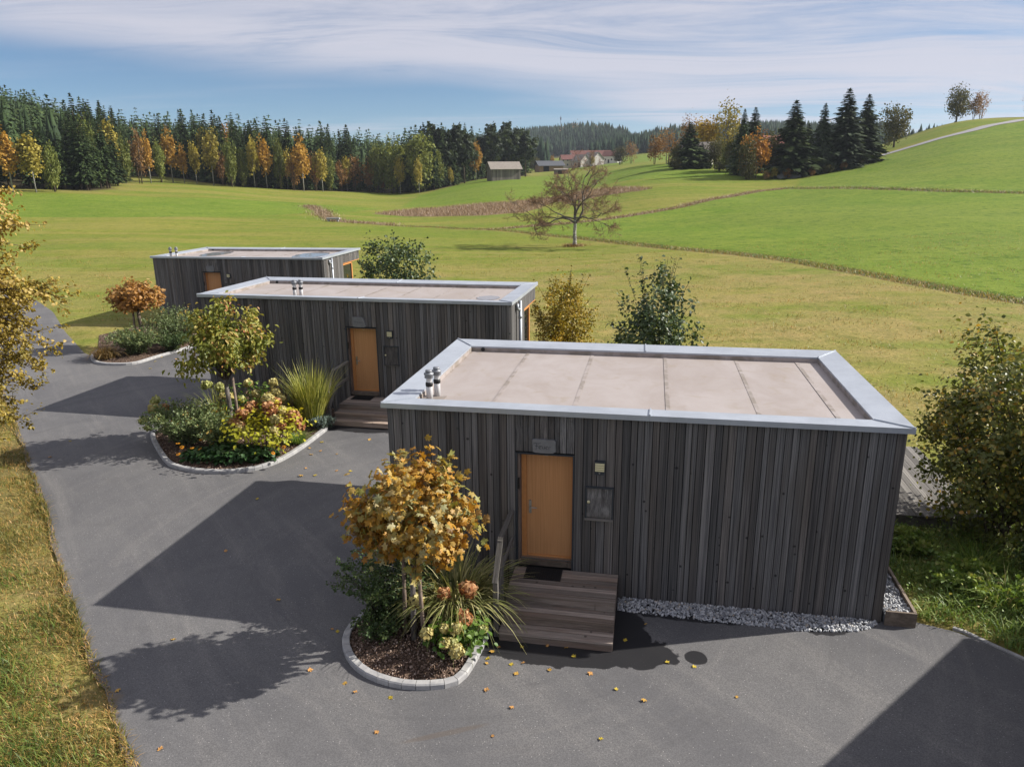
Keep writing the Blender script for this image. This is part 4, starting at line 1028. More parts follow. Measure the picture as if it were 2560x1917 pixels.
def hydrangea(x, y, rx, rz, n, leafm, blooms, label, seed, group, zb=.12):
    """blooms: list of (dx,dy,z,diam,mesh)"""
    rg = np.random.default_rng(seed); z0 = gz(x, y) + zb
    o = empty('hydrangea', (x, y, z0), 0, label, 'hydrangea', group)
    P, out, rn, C = crown_pts(n, (0, 0, rz * .55), (rx, rx * .85, rz * .55), rg, 40, .2, .2, .2, -.6)
    P[:, 2] = np.maximum(P[:, 2], .02)
    AX, NM = leaf_dirs(out, rg, .9, .45, .25)
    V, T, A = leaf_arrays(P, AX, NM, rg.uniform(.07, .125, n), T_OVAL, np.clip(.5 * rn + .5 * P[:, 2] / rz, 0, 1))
    tag(link('foliage', mesh_np('foliage', V, T, leafm, A), o), kind='stuff')
    mb = MB()
    for dx, dy, z, dia, me in blooms:
        mb.tube([(dx * .25, dy * .25, 0), (dx * .7, dy * .7, z * .6), (dx, dy, z - dia * .3)], [.008, .006, .005], 4)
    mb.build('stems', M_TWIG, o)
    for dx, dy, z, dia, me in blooms:
        link('bloom', me, o, (dx, dy, z), (RND.uniform(-.4, .4), RND.uniform(-.4, .4), RND.uniform(0, 6)), (dia * RND.uniform(.95, 1.1), dia, dia))
    return o

def spray_shrub(x, y, rx, ry, h, nb, label, seed, mat, group, leaf=.035, zb=.1, arch=.5, name='cotoneaster_shrub', per=46):
    """arching stems carrying rows of small leaves"""
    rg = np.random.default_rng(seed); z0 = gz(x, y) + zb
    o = empty(name, (x, y, z0), 0, label, 'shrub', group)
    mb = MB(); PP, OO, RR = [], [], []
    for k in range(nb):
        a = rg.uniform(0, 2 * np.pi); s = rg.uniform(.15, 1.0) ** .7; L = h * rg.uniform(.75, 1.15) * (1 - .25 * s)
        dx, dy = math.cos(a) * rx * s, math.sin(a) * ry * s
        q = np.linspace(0, 1, 7); cr = arch * s * rg.uniform(.6, 1.3)
        b0 = np.array([dx * .25, dy * .25]) + rg.normal(size=2) * .06
        px_ = b0[0] + (dx * 1.1 - b0[0]) * q ** 1.3; py_ = b0[1] + (dy * 1.1 - b0[1]) * q ** 1.3; pz = L * (q * (1 + cr * .6) - cr * q ** 2.3)
        C = np.stack([px_, py_, np.maximum(pz, .02)], 1)
        if k % 3 == 0: mb.tube([tuple(c_) for c_ in C[::2]], [.009, .006, .004, .002], 4, False)
        m_ = int(per * rg.uniform(.7, 1.2)); u = rg.random(m_) ** .75
        P = np.stack([np.interp(u, q, C[:, j]) for j in range(3)], 1)
        tn = unit(np.stack([np.interp(u, q, np.gradient(C[:, j])) for j in range(3)], 1))
        lat = unit(np.cross(tn, rg.normal(size=(m_, 3)))); P = P + lat * (rg.uniform(0, .10, m_) * (1.15 - u))[:, None]
        P[:, 2] = np.maximum(P[:, 2], .01)
        PP.append(P); OO.append(unit(lat + tn * .6)); RR.append(np.clip(rg.random() * .45 + rg.random(m_) * .4 + .2 * u - .03, 0, 1))
    P = np.concatenate(PP); O_ = np.concatenate(OO); A = np.concatenate(RR); n = len(P)
    NM = unit(np.array([0, 0, .8]) + rg.normal(size=(n, 3)) * .7)
    V, T, A = leaf_arrays(P, O_, NM, leaf * rg.uniform(.7, 1.4, n), T_LEAF, A)
    tag(link('foliage', mesh_np('foliage', V, T, mat, A), o), kind='stuff'); mb.build('stems', M_TWIG, o)
    return o

def clump_grass(x, y, r, L, n, mat, label, seed, lean=.6, droop=.4, width=.007, k=6, name='ornamental_grass', zb=.1, plumes=0, plume_mat=None, group='ornamental grasses in the beds'):
    rg = np.random.default_rng(seed); z0 = gz(x, y) + zb
    o = empty(name, (x, y, z0), 0, label, 'grass clump', group)
    a = rg.uniform(0, 2 * np.pi, n); rr_ = r * np.sqrt(rg.random(n)); B = np.stack([rr_ * np.cos(a), rr_ * np.sin(a), 0 * a], 1)
    V, T, A = blades(B, L, rg, lean, droop, width, k, None, a + rg.normal(size=n) * .6)
    tag(link('blades', mesh_np('blades', V, T, mat, A), o), kind='stuff')
    if plumes:
        a = rg.uniform(0, 2 * np.pi, plumes); B = np.stack([r * .6 * np.cos(a), r * .6 * np.sin(a), 0 * a], 1)
        V1 = blades(B, L * 1.12, rg, lean * .6, droop * .5, width * .5, 6, None, a)
        tips = V1[0].reshape(plumes, 12, 3)[:, -3]
        idx = np.repeat(np.arange(plumes), 22); pos = tips[idx] + np.stack([rg.normal(size=len(idx)) * .018, rg.normal(size=len(idx)) * .018, rg.uniform(-.30, .05, len(idx))], 1)
        V2 = leaf_arrays(pos, unit(np.array([0, 0, 1]) + rg.normal(size=pos.shape) * .5), rg.normal(size=pos.shape), rg.uniform(.03, .06, len(idx)), T_LEAF, rg.random(len(idx)))
        V, T, A = join_arrays([V1, V2]); tag(link('plumes', mesh_np('plumes', V, T, plume_mat, A), o), kind='stuff')
    return o

def standard_tree(name, label, cat, x, y, zb, trunk_pts, tr_r, cc, cr, nl, ls, tpl, mat, seed, barkm, group, clumps=90, cs=.17, inner=.25, amp=.24, lower=-.75, nbr=26, droop=.35, twigs=10, leaf_part=None, spread=.6):
    """grafted standard: straight stem and a dense round head"""
    rg = np.random.default_rng(seed); o = empty(name, (x, y, zb), 0, label, cat, group)
    mb = MB(); mb.tube(trunk_pts, tr_r, 9); top = np.array(trunk_pts[-1]); mb.build('trunk', barkm, o, True)
    P, out, rn, C = crown_pts(nl, cc, cr, rg, clumps, cs, inner, amp, lower)
    b = MB()
    for k in range(nbr):
        e = C[k % len(C)]; m_ = top + (e - top) * .5 + np.array([0, 0, .08]) + rg.normal(size=3) * .05
        b.tube([tuple(top - np.array([0, 0, rg.uniform(0, .15)])), tuple(m_), tuple(e)], [tr_r[-1] * .55, .012, .004], 5, False)
    TP = []
    for k in range(twigs):
        d = unit(rg.normal(size=3) + np.array([0, 0, .9])); s0 = np.array(cc) + d * np.array(cr) * .8; e = np.array(cc) + d * np.array(cr) * rg.uniform(1.12, 1.34)
        b.tube([tuple(s0), tuple(e)], [.006, .003], 4, False); u = rg.random(18)
        TP.append(s0 + (e - s0) * u[:, None] + rg.normal(size=(18, 3)) * .035)
    if TP:
        TP = np.concatenate(TP); P = np.concatenate([P, TP]); out = np.concatenate([out, unit(TP - np.array(cc))]); rn = np.concatenate([rn, rg.random(len(TP)) * .5 + .5])
    b.build('branches', M_TWIG, o)
    n = len(P); AX, NM = leaf_dirs(out, rg, .45, spread, droop); S = ls * rg.uniform(.65, 1.2, n)
    keep = np.ones(n, bool); chosen = []
    if leaf_part:
        W0 = P + np.array([x, y, zb]); dcam = np.linalg.norm(W0 - np.array([0, 0, CAM_H]), axis=1); q = unit(W0 - np.array([0, 0, CAM_H]))
        rel = P - np.array(cc); fr = -(rel / np.array(cr) * q).sum(1) + .25 * rg.random(n)
        chosen = np.argsort(-fr)[:300]; keep[chosen] = False
    V, T, A = leaf_arrays(P[keep], AX[keep], NM[keep], S[keep], tpl, rn[keep])
    crown = link('crown', mesh_np('crown', V, T, mat, A), o); tag(crown, kind='stuff')
    if leaf_part:
        me = leaf_part
        SD = unit(np.cross(AX, NM)); N2 = np.cross(SD, AX)
        for i_ in chosen:
            Mx = Matrix(((SD[i_][0], AX[i_][0], N2[i_][0]), (SD[i_][1], AX[i_][1], N2[i_][1]), (SD[i_][2], AX[i_][2], N2[i_][2])))
            l_ = link('leaf', me, crown, P[i_], Mx.to_euler(), (S[i_],) * 3)
    return o

def tpl_mesh(name, tpl, mat): return mesh_np(name, tpl[0], tpl[1], mat)
ME_MAPLE = tpl_mesh('leaf', T_MAPLE, M_MAPLEO); ME_BEECH = tpl_mesh('leaf', T_OVAL, M_BEECHO)

# bed beside the nearest cabin
b1 = (-1.58, 10.03)
standard_tree('maple_tree', 'near round headed maple with orange and gold leaves', 'tree', *b1, .12, [(0, 0, 0), (.01, .02, .7), (.03, 0, 1.35)], [.05, .043, .04], (.13, .0, 2.18), (.77, .77, .83), 4300, .105, T_MAPLE, M_MAPLE, 21, M_BARKG,
              'round headed trees in the beds', 95, .16, .3, .22, -.8, 30, .45, 11, ME_MAPLE)
for (sx, sy), lb in (((-1.74, 10.20), 'left wooden stake beside the near maple trunk'), ((-1.40, 9.88), 'right wooden stake beside the near maple trunk')):
    st_ = empty('tree_stake', (sx, sy, .1), 0, lb, 'stake', 'tree stakes'); MB().tube([(0, 0, 0), ((b1[0] - sx) * .25, (b1[1] - sy) * .25, 1.5)], [.033, .03], 8).build('pole', M_STAKE, st_, True)
spray_shrub(-2.05, 10.75, .95, .8, 1.45, 160, 'dark green arching shrub behind the near maple', 31, M_SHRUBD, 'cotoneaster shrubs', .045, .1, .55)
spray_shrub(-2.15, 10.15, .5, .45, .55, 46, 'low dark green shrub at the left kerb of the near bed', 32, M_SHRUBD, 'cotoneaster shrubs', .04, .1, .7)
clump_grass(-.98, 10.72, .32, 1.55, 1200, M_GRASSO, 'pale arching grass clump beside the near porch rail', 33, .60, .70, .012, 7)
BR, BC, BG = BL_R, BL_C, BL_G
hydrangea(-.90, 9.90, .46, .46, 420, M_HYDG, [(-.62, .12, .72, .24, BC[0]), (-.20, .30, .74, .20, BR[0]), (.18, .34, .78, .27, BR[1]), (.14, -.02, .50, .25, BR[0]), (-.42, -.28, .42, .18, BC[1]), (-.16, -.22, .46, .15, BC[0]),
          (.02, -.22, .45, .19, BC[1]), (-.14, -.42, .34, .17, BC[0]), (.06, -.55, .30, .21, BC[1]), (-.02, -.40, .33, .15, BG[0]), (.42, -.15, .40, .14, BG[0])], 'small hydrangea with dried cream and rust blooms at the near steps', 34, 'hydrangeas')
spray_shrub(-.40, 10.50, .18, .15, .42, 26, 'little silver grey plant at the foot of the near steps', 35, M_SILVER, 'silver plants', .03, .08, .4, 'silver_plant')

# bed beside the middle cabin
standard_tree('cherry_tree', 'leafy green tree flushed red at the tips in front of the middle cabin', 'tree', -7.80, 19.25, .28, [(0, 0, 0), (.02, .02, .9), (0, 0, 1.7)], [.075, .062, .055], (.05, 0, 2.75), (1.03, 1.0, .95), 4600, .12, T_NARROW, M_CHERRY, 41, M_BARKG,
              'round headed trees in the beds', 70, .16, .25, .30, -.75, 28, .75, 12)
st_ = empty('tree_stake', (-7.50, 19.12, .25), 0, 'wooden stake tied to the trunk of the green tree', 'stake', 'tree stakes'); MB().tube([(0, 0, 0), (-.05, 0, 1.75)], [.04, .035], 8).build('pole', M_STAKE, st_, True)
spray_shrub(-8.75, 18.75, 1.15, .95, 1.30, 210, 'broad feathery green shrub filling the left of the hydrangea bed', 42, M_SHRUB, 'cotoneaster shrubs', .05, .1, .5)
spray_shrub(-7.75, 18.35, .8, .7, 1.05, 110, 'feathery grey green shrub in front of the green tree trunk', 43, M_SHRUB, 'cotoneaster shrubs', .05, .1, .45)
rg = np.random.default_rng(6)
hyb = []
for k in range(27):
    a = rg.uniform(0, 6.28); s = rg.random() ** .5; hyb.append((.95 * s * math.cos(a) + .1, .62 * s * math.sin(a) + .12, .58 + .62 * (1 - s * s) * rg.uniform(.75, 1.1) + .18 * max(0, math.sin(a)) + .06, rg.uniform(.23, .32), (BR + BR + BC)[rg.integers(0, 6)]))
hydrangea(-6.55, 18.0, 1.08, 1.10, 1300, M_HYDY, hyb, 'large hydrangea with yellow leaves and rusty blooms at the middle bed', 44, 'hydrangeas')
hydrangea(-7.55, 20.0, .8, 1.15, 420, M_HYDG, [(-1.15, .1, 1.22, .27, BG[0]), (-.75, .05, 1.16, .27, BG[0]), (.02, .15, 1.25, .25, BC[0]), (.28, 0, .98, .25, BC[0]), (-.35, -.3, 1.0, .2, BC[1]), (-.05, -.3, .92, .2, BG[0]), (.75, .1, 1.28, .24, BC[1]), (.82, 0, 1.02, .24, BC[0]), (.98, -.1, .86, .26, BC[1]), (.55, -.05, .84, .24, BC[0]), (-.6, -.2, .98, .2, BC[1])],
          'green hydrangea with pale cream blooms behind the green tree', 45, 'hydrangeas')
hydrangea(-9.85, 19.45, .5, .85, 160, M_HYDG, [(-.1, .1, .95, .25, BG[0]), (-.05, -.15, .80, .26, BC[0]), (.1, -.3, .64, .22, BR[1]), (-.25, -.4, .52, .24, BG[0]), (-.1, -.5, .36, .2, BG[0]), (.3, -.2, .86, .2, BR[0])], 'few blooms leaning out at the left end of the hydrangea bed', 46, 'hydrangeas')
clump_grass(-5.80, 20.25, .30, 2.0, 760, M_GRASSU, 'tall upright green grass left of the middle porch', 47, .34, .28, .009, 6)
clump_grass(-6.65, 20.55, .34, 1.15, 480, M_GRASSU, 'brown plumed grass in the middle of the bed by the wall', 48, .65, .5, .007, 6, plumes=60, plume_mat=M_GRASSB)
clump_grass(-7.35, 20.9, .30, 1.15, 380, M_GRASSU, 'dark plumed grass behind the tree trunk', 49, .6, .5, .007, 6, plumes=50, plume_mat=M_GRASSB)
clump_grass(-8.75, 20.75, .28, 1.35, 260, M_GRASSU, 'wispy yellow grass left of the green tree', 50, .85, .5, .006, 6)
clump_grass(-5.82, 18.75, .16, .50, 260, M_GRASSG, 'small bright green grass tuft by the kerb of the middle bed', 51, .75, .55, .006, 5)
spray_shrub(-5.45, 19.95, .36, .4, .42, 60, 'silver grey leafy plant beside the middle steps', 52, M_SILVER, 'silver plants', .035, .08, .5, 'silver_plant')
# coneflowers
rg = np.random.default_rng(8); cf = empty('coneflower_patch', (-7.25, 17.55, gz(-7.25, 17.55) + .1), 0, 'low dark green coneflowers with orange flowers at the front kerb', 'flowers')
n = 900; a = rg.uniform(0, 6.28, n); s = np.sqrt(rg.random(n)); P = np.stack([1.25 * s * np.cos(a), .36 * s * np.sin(a) + .12, rg.uniform(.02, .42, n) * (1 - .45 * s)], 1)
out = unit(P * np.array([.6, 1, 1.4])); AX, NM = leaf_dirs(out, rg, .9, .5, .4)
V, T, A = leaf_arrays(P, AX, NM, rg.uniform(.09, .16, n), T_OVAL, np.clip(rg.random(n) * .6 + P[:, 2], 0, 1)); tag(link('foliage', mesh_np('foliage', V, T, M_RUD, A), cf), kind='stuff')
pet = []
for k in range(11): an = 2 * math.pi * k / 11; pet.append((math.cos(an), math.sin(an)))
fm = MB(); fm.add([(0, 0, 0)] + [(c_ * 1.0 + j * s_ * .18, s_ * 1.0 - j * c_ * .18, -.12) for c_, s_ in pet for j in (-1, 1)], [(0, 1 + 2 * k, 2 + 2 * k) for k in range(11)]); ME_FLOWER = fm.mesh('flower', M_FLOWER)
ME_FLOWER.attributes.new('rnd', 'FLOAT', 'POINT').data.foreach_set('value', np.linspace(0, 1, len(ME_FLOWER.vertices)).astype(np.float32))
ME_EYE = MB().lathe([(.3, 0), (.28, .12), (.12, .22)], (0, 0, 0), 8).mesh('eye', M_TWIG)
for dx, dy, z in [(-1.35, .18, .42), (-1.2, .05, .36), (-1.22, -.15, .25), (-.92, .0, .36), (-.72, -.02, .34), (-.82, .35, .46), (.15, .0, .30), (.95, .15, .48), (1.1, .3, .52), (1.25, .1, .36), (1.35, .2, .28), (1.42, .0, .22), (1.15, -.05, .22), (1.05, .35, .62), (.35, -.12, .2), (-.45, .1, .42)]:
    f_ = link('flower', ME_FLOWER, cf, (dx, dy, z), (RND.uniform(-.4, .4) - .3, RND.uniform(-.4, .4), RND.uniform(0, 6)), (.055,) * 3); link('eye', ME_EYE, f_)

# bed beside the farthest cabin
standard_tree('maple_tree', 'far round headed maple with bronze leaves by the lane', 'tree', -15.95, 31.0, .30, [(0, 0, 0), (.02, .02, .9), (0, 0, 1.55)], [.085, .075, .065], (.0, 0, 2.02), (.98, .96, .70), 2600, .125, T_MAPLE, M_MAPLE3, 61, M_BARK,
              'round headed trees in the beds', 85, .15, .3, .2, -.55, 26, .4, 7)
st_ = empty('tree_stake', (-16.22, 31.0, .3), 0, 'dark stake beside the far bronze maple trunk', 'stake', 'tree stakes'); MB().tube([(0, 0, 0), (.06, 0, 1.6)], [.045, .04], 7).build('pole', M_STAKE, st_, True)
spray_shrub(-15.35, 29.3, 1.15, 1.0, 1.25, 190, 'feathery green shrub at the front of the farthest bed', 62, M_SHRUB, 'cotoneaster shrubs', .055, .1, .55)
spray_shrub(-14.45, 31.2, 1.4, 1.3, 1.75, 240, 'tall feathery green shrub before the farthest cabin', 63, M_SHRUB, 'cotoneaster shrubs', .055, .1, .5)
spray_shrub(-14.2, 29.9, .8, .7, .9, 90, 'dark low shrub at the right end of the farthest bed', 64, M_SHRUBD, 'cotoneaster shrubs', .05, .1, .5)
clump_grass(-16.35, 28.75, .35, .85, 520, M_GRASST, 'tan grass clump at the kerb tip of the farthest bed', 65, .75, .65, .009, 6)

# ------------------------------------------------------------------ larger shrubs and trees around the cabins
def big_bush(name, label, x, y, rx, ry, h, nl, ls, mat, seed, group, clumps=90, cs=.14, twigs=26, leafpart=None, tpl=T_OVAL, lower=-.9, topk=1.3, amp=.25, inner=.35):
    rg = np.random.default_rng(seed); z0 = gz(x, y); o = empty(name, (x, y, z0), 0, label, 'bush', group)
    cc = np.array([0, 0, h * .50]); cr = np.array([rx, ry, h * .5])
    P, out, rn, C = crown_pts(nl, cc, cr, rg, clumps, cs, inner, amp, lower)
    mb = MB()
    for k in range(18):
        e = C[k]; a = rg.uniform(0, 6.28); b0 = np.array([.18 * rx * math.cos(a), .18 * ry * math.sin(a), 0])
        mb.tube([tuple(b0), tuple(b0 * .6 + e * .4 + np.array([0, 0, .2])), tuple(e)], [.03, .02, .006], 5, False)
    TP, TO = [], []
    for k in range(twigs):
        d = unit(rg.normal(size=3) * np.array([1, 1, .7]) + np.array([0, 0, .7])); s0 = cc + d * cr * .75; e = cc + d * cr * rg.uniform(1.08, topk); e[2] += .12
        mb.tube([tuple(s0), tuple(e)], [.009, .004], 4, False); m_ = 16; u = rg.random(m_)
        TP.append(s0 + (e - s0) * u[:, None] + rg.normal(size=(m_, 3)) * ls * .6); TO.append(np.repeat(d[None], m_, 0))
    TP = np.concatenate(TP); P = np.concatenate([P, TP]); out = np.concatenate([out] + TO); rn = np.concatenate([rn, np.clip(rg.random(len(TP)) * .9, 0, 1)])
    P[:, 2] = np.maximum(P[:, 2], .03); mb.build('branches', M_TWIG, o)
    n = len(P); AX, NM = leaf_dirs(out, rg, .5, .65, .3); S = ls * rg.uniform(.65, 1.25, n); keep = np.ones(n, bool); chosen = []
    if leafpart:
        q = unit(P + np.array([x, y, z0 - CAM_H])); fr = -((P - cc) / cr * q).sum(1) + .25 * rg.random(n) - 9 * ((P[:, 0] + x) / (P[:, 1] + y) > .70)
        chosen = np.argsort(-fr)[:300]; keep[chosen] = False
    V, T, A = leaf_arrays(P[keep], AX[keep], NM[keep], S[keep], tpl, rn[keep])
    cr_ = link('foliage', mesh_np('foliage', V, T, mat, A), o); tag(cr_, kind='stuff')
    if leafpart:
        SD = unit(np.cross(AX, NM)); N2 = np.cross(SD, AX)
        for i_ in chosen:
            Mx = Matrix(((SD[i_][0], AX[i_][0], N2[i_][0]), (SD[i_][1], AX[i_][1], N2[i_][1]), (SD[i_][2], AX[i_][2], N2[i_][2])))
            link('leaf', leafpart, cr_, P[i_], Mx.to_euler(), (S[i_],) * 3)
    return o
BUSHG = 'bushes standing between the cabins'
big_bush('beech_bush', 'big dark beech bush with orange tinged leaves right of the nearest cabin', 9.80, 13.2, 1.72, 1.65, 4.2, 21000, .088, M_BEECH, 71, BUSHG, 280, .10, 40, ME_BEECH, T_OVAL, -1.0, 1.22, .2, .25)
big_bush('beech_bush', 'golden brown bush beside the right end of the middle cabin', 1.85, 25.4, 1.10, 1.1, 3.8, 9000, .080, M_GOLDB, 72, BUSHG, 170, .10, 24, None, T_OVAL, -1.0, 1.25, .2, .15)
big_bush('hazel_bush', 'dark glossy green bush behind the nearest cabin roof', 4.2, 21.2, 1.28, 1.25, 4.35, 5600, .112, M_HAZEL, 73, BUSHG, 130, .11, 36, None, T_OVAL, -1.0, 1.30, .28, .15)
big_bush('hazel_bush', 'wide dark green bush between the two farther cabins', -5.1, 34.0, 1.7, 1.6, 4.2, 5200, .13, M_HAZEL, 74, BUSHG, 110, .12, 34, None, T_OVAL, -.9, 1.25, .28)
big_bush('beech_bush', 'low golden bush at the corner of the farthest cabin', -7.0, 34.6, .8, .8, 2.6, 900, .11, M_GOLDB, 75, BUSHG, 50, .14, 8)
spray_shrub(10.1, 11.6, 1.1, .9, .95, 150, 'low grey green bramble under the beech bush', 76, M_SHRUBD, 'brambles', .06, .0, .6, 'bramble')
for k, (x_, y_, r_, h_) in enumerate([(8.0, 11.6, .6, .55), (8.9, 10.6, .7, .6), (7.7, 12.9, .5, .5), (9.6, 10.2, .6, .5)]):
    spray_shrub(x_, y_, r_, r_, h_, 70, ['leafy weed clump right of the gravel bed', 'leafy weed clump in the long grass by the edging', 'leafy weeds below the terrace edge', 'rightmost leafy weed clump by the edging'][k], 120 + k, M_WEED, 'weed clumps', .075, .0, .55, 'weed_clump', 34)
clump_grass(8.35, 11.0, .3, .8, 260, M_WEED, 'tall grass tussock beside the gravel bed', 130, .8, .6, .008, 5, 'grass_tussock', 0, group='tussocks')
clump_grass(8.6, 12.2, .3, .85, 260, M_GRASSG, 'pale grass tussock below the beech bush', 131, .8, .6, .008, 5, 'grass_tussock', 0, group='tussocks')
# tree leaning in from the left edge
rg = np.random.default_rng(81)
lt = empty('roadside_tree', (-13.25, 15.4, 0), 0, 'golden leaved tree leaning in over the lane at the left edge', 'tree')
mb = MB(); mb.tube([(0, 0, 0), (.1, 0, 1.5), (.3, .1, 3.4), (.5, .2, 5.6), (.7, .2, 7.4)], [.14, .12, .09, .06, .02], 8); mb.build('trunk', M_BARK, lt, True)
PP, OO, RR = [], [], []; bb = MB()
for k in range(120):
    z = rg.uniform(2.1, 7.5); t0 = np.array([.1 + .1 * z, .03 * z, z]); a = rg.uniform(-1.9, 1.9) if k % 4 else rg.uniform(0, 6.28)
    L = rg.uniform(1.5, 3.0) * (1 - .42 * abs(z - 4.8) / 3); sl_ = rg.uniform(-.25, .45) - .35 * (z < 3)
    d = np.array([math.cos(a), math.sin(a), sl_]); q = np.linspace(0, 1, 5); C = t0 + d * L * q[:, None] + np.array([0, 0, -.28 * L]) * q[:, None] ** 2.2 + rg.normal(size=(5, 3)) * .05
    bb.tube([tuple(c_) for c_ in C], [.032, .024, .016, .009, .004], 5, False)
    for j in range(11):
        u = rg.uniform(.25, 1.0); s0 = np.array([np.interp(u, q, C[:, i_]) for i_ in range(3)]); d2 = unit(d + rg.normal(size=3) * .8); e = s0 + d2 * rg.uniform(.25, .65)
        bb.tube([tuple(s0), tuple(e)], [.007, .003], 3, False); m_ = 27; v = rg.random(m_)
        PP.append(s0 + (e - s0) * v[:, None] + rg.normal(size=(m_, 3)) * .05); OO.append(np.repeat(d2[None], m_, 0)); RR.append(np.clip(rg.random() * .5 + rg.random(m_) * .5 + .12 * (z - 4), 0, 1))
bb.build('branches', M_TWIG, lt); P = np.concatenate(PP); out = np.concatenate(OO); A = np.concatenate(RR); AX, NM = leaf_dirs(out, rg, .5, .6, .55)
V, T, A = leaf_arrays(P, AX, NM, rg.uniform(.055, .095, len(P)), T_OVAL, A); tag(link('crown', mesh_np('crown', V, T, M_LTREE, A), lt), kind='stuff')

# ------------------------------------------------------------------ grass verges (uncountable)
rg = np.random.default_rng(91)
def verge(n, ylo, yhi, fx, L, mat, name, label, lean=.7, droop=.35, w=.0055, pw=1.0):
    y = ylo + (yhi - ylo) * rg.random(n) ** pw; x = fx(y, rg.random(n)); B = np.stack([x, y, ground(x, y) + .0], 1)
    tuft = .5 + .5 * np.sin(x * 2.1 + 1.7 * np.sin(y * 1.3)) * np.sin(y * 1.9 + .5 * x); keep = rg.random(n) < .3 + .7 * tuft
    B = B[keep]; tuft = tuft[keep]; r_ = np.clip(rg.random(len(B)) * .75 + .3 * (1 - tuft) - .05, 0, 1)
    V, T, A = blades(B, L * (.5 + 1.0 * tuft), rg, lean, droop, w, 4, r_)
    return tag(link(name, mesh_np(name, V, T, mat, A)), label, 'grass', kind='stuff')
verge(75000, 5.5, 26, lambda y, u: xl(y) + .10 - (u ** 1.25) * (1.2 + (y - 5) * .32), .15, M_VERGE, 'verge_grass', 'dry yellow green roadside grass along the left of the asphalt', .9, .45)
verge(9000, 5.5, 12.5, lambda y, u: xl(y) - .25 - (u ** .7) * 1.9, .24, M_VERGEG, 'lush_grass', 'longer green grass tufts in the lower left verge', .8, .5, .006, 2.2)
q = rand_in_poly([(6.3, 11.0), (6.95, 10.5), (7.3, 10.35), (7.9, 9.6), (9.6, 7.2), (13, 8), (13.5, 13), (9.6, 15.8), (7.9, 15.5), (7.0, 12.4)], 19000, rg)
lx_ = (q[:, 0] - CAB1[0]) * math.cos(CAB1[2]) + (q[:, 1] - CAB1[1]) * math.sin(CAB1[2]); ly_ = -(q[:, 0] - CAB1[0]) * math.sin(CAB1[2]) + (q[:, 1] - CAB1[1]) * math.cos(CAB1[2])
q = q[(lx_ > 9.0) & ~((ly_ > 3.7) & (lx_ < 11.5))]
tf = .5 + .5 * np.sin(q[:, 0] * 3.1 + 2 * np.sin(q[:, 1] * 2.0)) * np.sin(q[:, 1] * 2.7)
V, T, A = blades(np.stack([q[:, 0], q[:, 1], ground(q[:, 0], q[:, 1])], 1), .18 + .38 * tf, rg, .75, .55, .008, 4, np.clip(rg.random(len(q)) * .8 + .2 * (1 - tf), 0, 1))
tag(link('weed_grass', mesh_np('weed_grass', V, T, M_WEED, A)), 'long green grass and weeds right of the nearest cabin', 'grass', kind='stuff')
m_ = 2600; i_ = rg.integers(0, len(q), m_); P = np.stack([q[i_, 0], q[i_, 1], ground(q[i_, 0], q[i_, 1]) + rg.uniform(.05, .35, m_)], 1); out = unit(rg.normal(size=(m_, 3)) + np.array([0, 0, .5])); AX, NM = leaf_dirs(out, rg, .9, .5, .2)
V, T, A = leaf_arrays(P, AX, NM, rg.uniform(.03, .07, m_), T_LEAF, rg.random(m_)); tag(link('weed_leaves', mesh_np('weed_leaves', V, T, M_WEED, A)), 'leafy weeds among the long grass right of the cabin', 'weeds', kind='stuff')
# meadow tufts behind the cabins and rank grass along the ditches
n = 90000; y = 15 + 55 * rg.random(n) ** 1.3; x = rg.uniform(-.62, .78, n) * (y + 4); ok = ~((x > xl(y) - .3) & (x < np.where(y < 37, np.maximum(xr(y), -9.0), xr(y)) + .3)); x, y = x[ok], y[ok]
for cv, L_, W_ in ((CAB1, 8.6, 5.3), (CAB2, 10.1, 4.3), (CAB3, 9.1, 5.1)):
    a = (x - cv[0]) * math.cos(cv[2]) + (y - cv[1]) * math.sin(cv[2]); b = -(x - cv[0]) * math.sin(cv[2]) + (y - cv[1]) * math.cos(cv[2]); k_ = ~((a > -.3) & (a < L_ + .3) & (b > -2.2) & (b < W_ + .3)); x, y = x[k_], y[k_]
tf = .5 + .5 * np.sin(x * .9 + np.sin(y * .7)) * np.sin(y * 1.1 + .4 * x); k_ = rg.random(len(x)) < .15 + .85 * tf ** 2; x, y, tf = x[k_], y[k_], tf[k_]
V, T, A = blades(np.stack([x, y, ground(x, y) + .02], 1), .07 + .16 * tf, rg, 1.0, .4, .010, 3, np.clip(.15 + .7 * rg.random(len(x)), 0, 1)); tag(link('meadow_grass', mesh_np('meadow_grass', V, T, M_VERGE, A)), 'short tufts of mown grass in the meadow behind the cabins', 'grass', kind='stuff')
def ditch_grass(line, n, L, w, mat, name, label, spread=.7):
    p_ = resample(line, .5); i_ = rg.integers(0, len(p_), n); B = p_[i_] + rg.normal(size=(n, 2)) * spread
    dense = .5 + .5 * np.sin(B[:, 0] * .9) * np.sin(B[:, 1] * .7 + 1); k_ = rg.random(n) < .35 + .65 * dense; B = B[k_]
    V, T, A = blades(np.stack([B[:, 0], B[:, 1], ground(B[:, 0], B[:, 1]) - .08], 1), L, rg, .6, .4, w, 3)
    return tag(link(name, mesh_np(name, V, T, mat, A)), label, 'grass', kind='stuff')
ditch_grass(DITCH_R, 12000, .24, .016, M_VERGE, 'ditch_grass', 'rank tan grass along the ditch behind the lone tree')
ditch_grass(DITCH_R, 7000, .30, .016, M_WEED, 'ditch_weeds', 'dark green grass in the near ditch', .4)
ditch_grass(DITCH_U, 11000, .40, .03, M_REED, 'bank_grass', 'tan grass along the field bank on the right hillside', .8)
ditch_grass(DITCH_U[:6], 7000, .55, .03, M_WEED, 'bank_weeds', 'dark grass on the bank of the upper right field', .7)
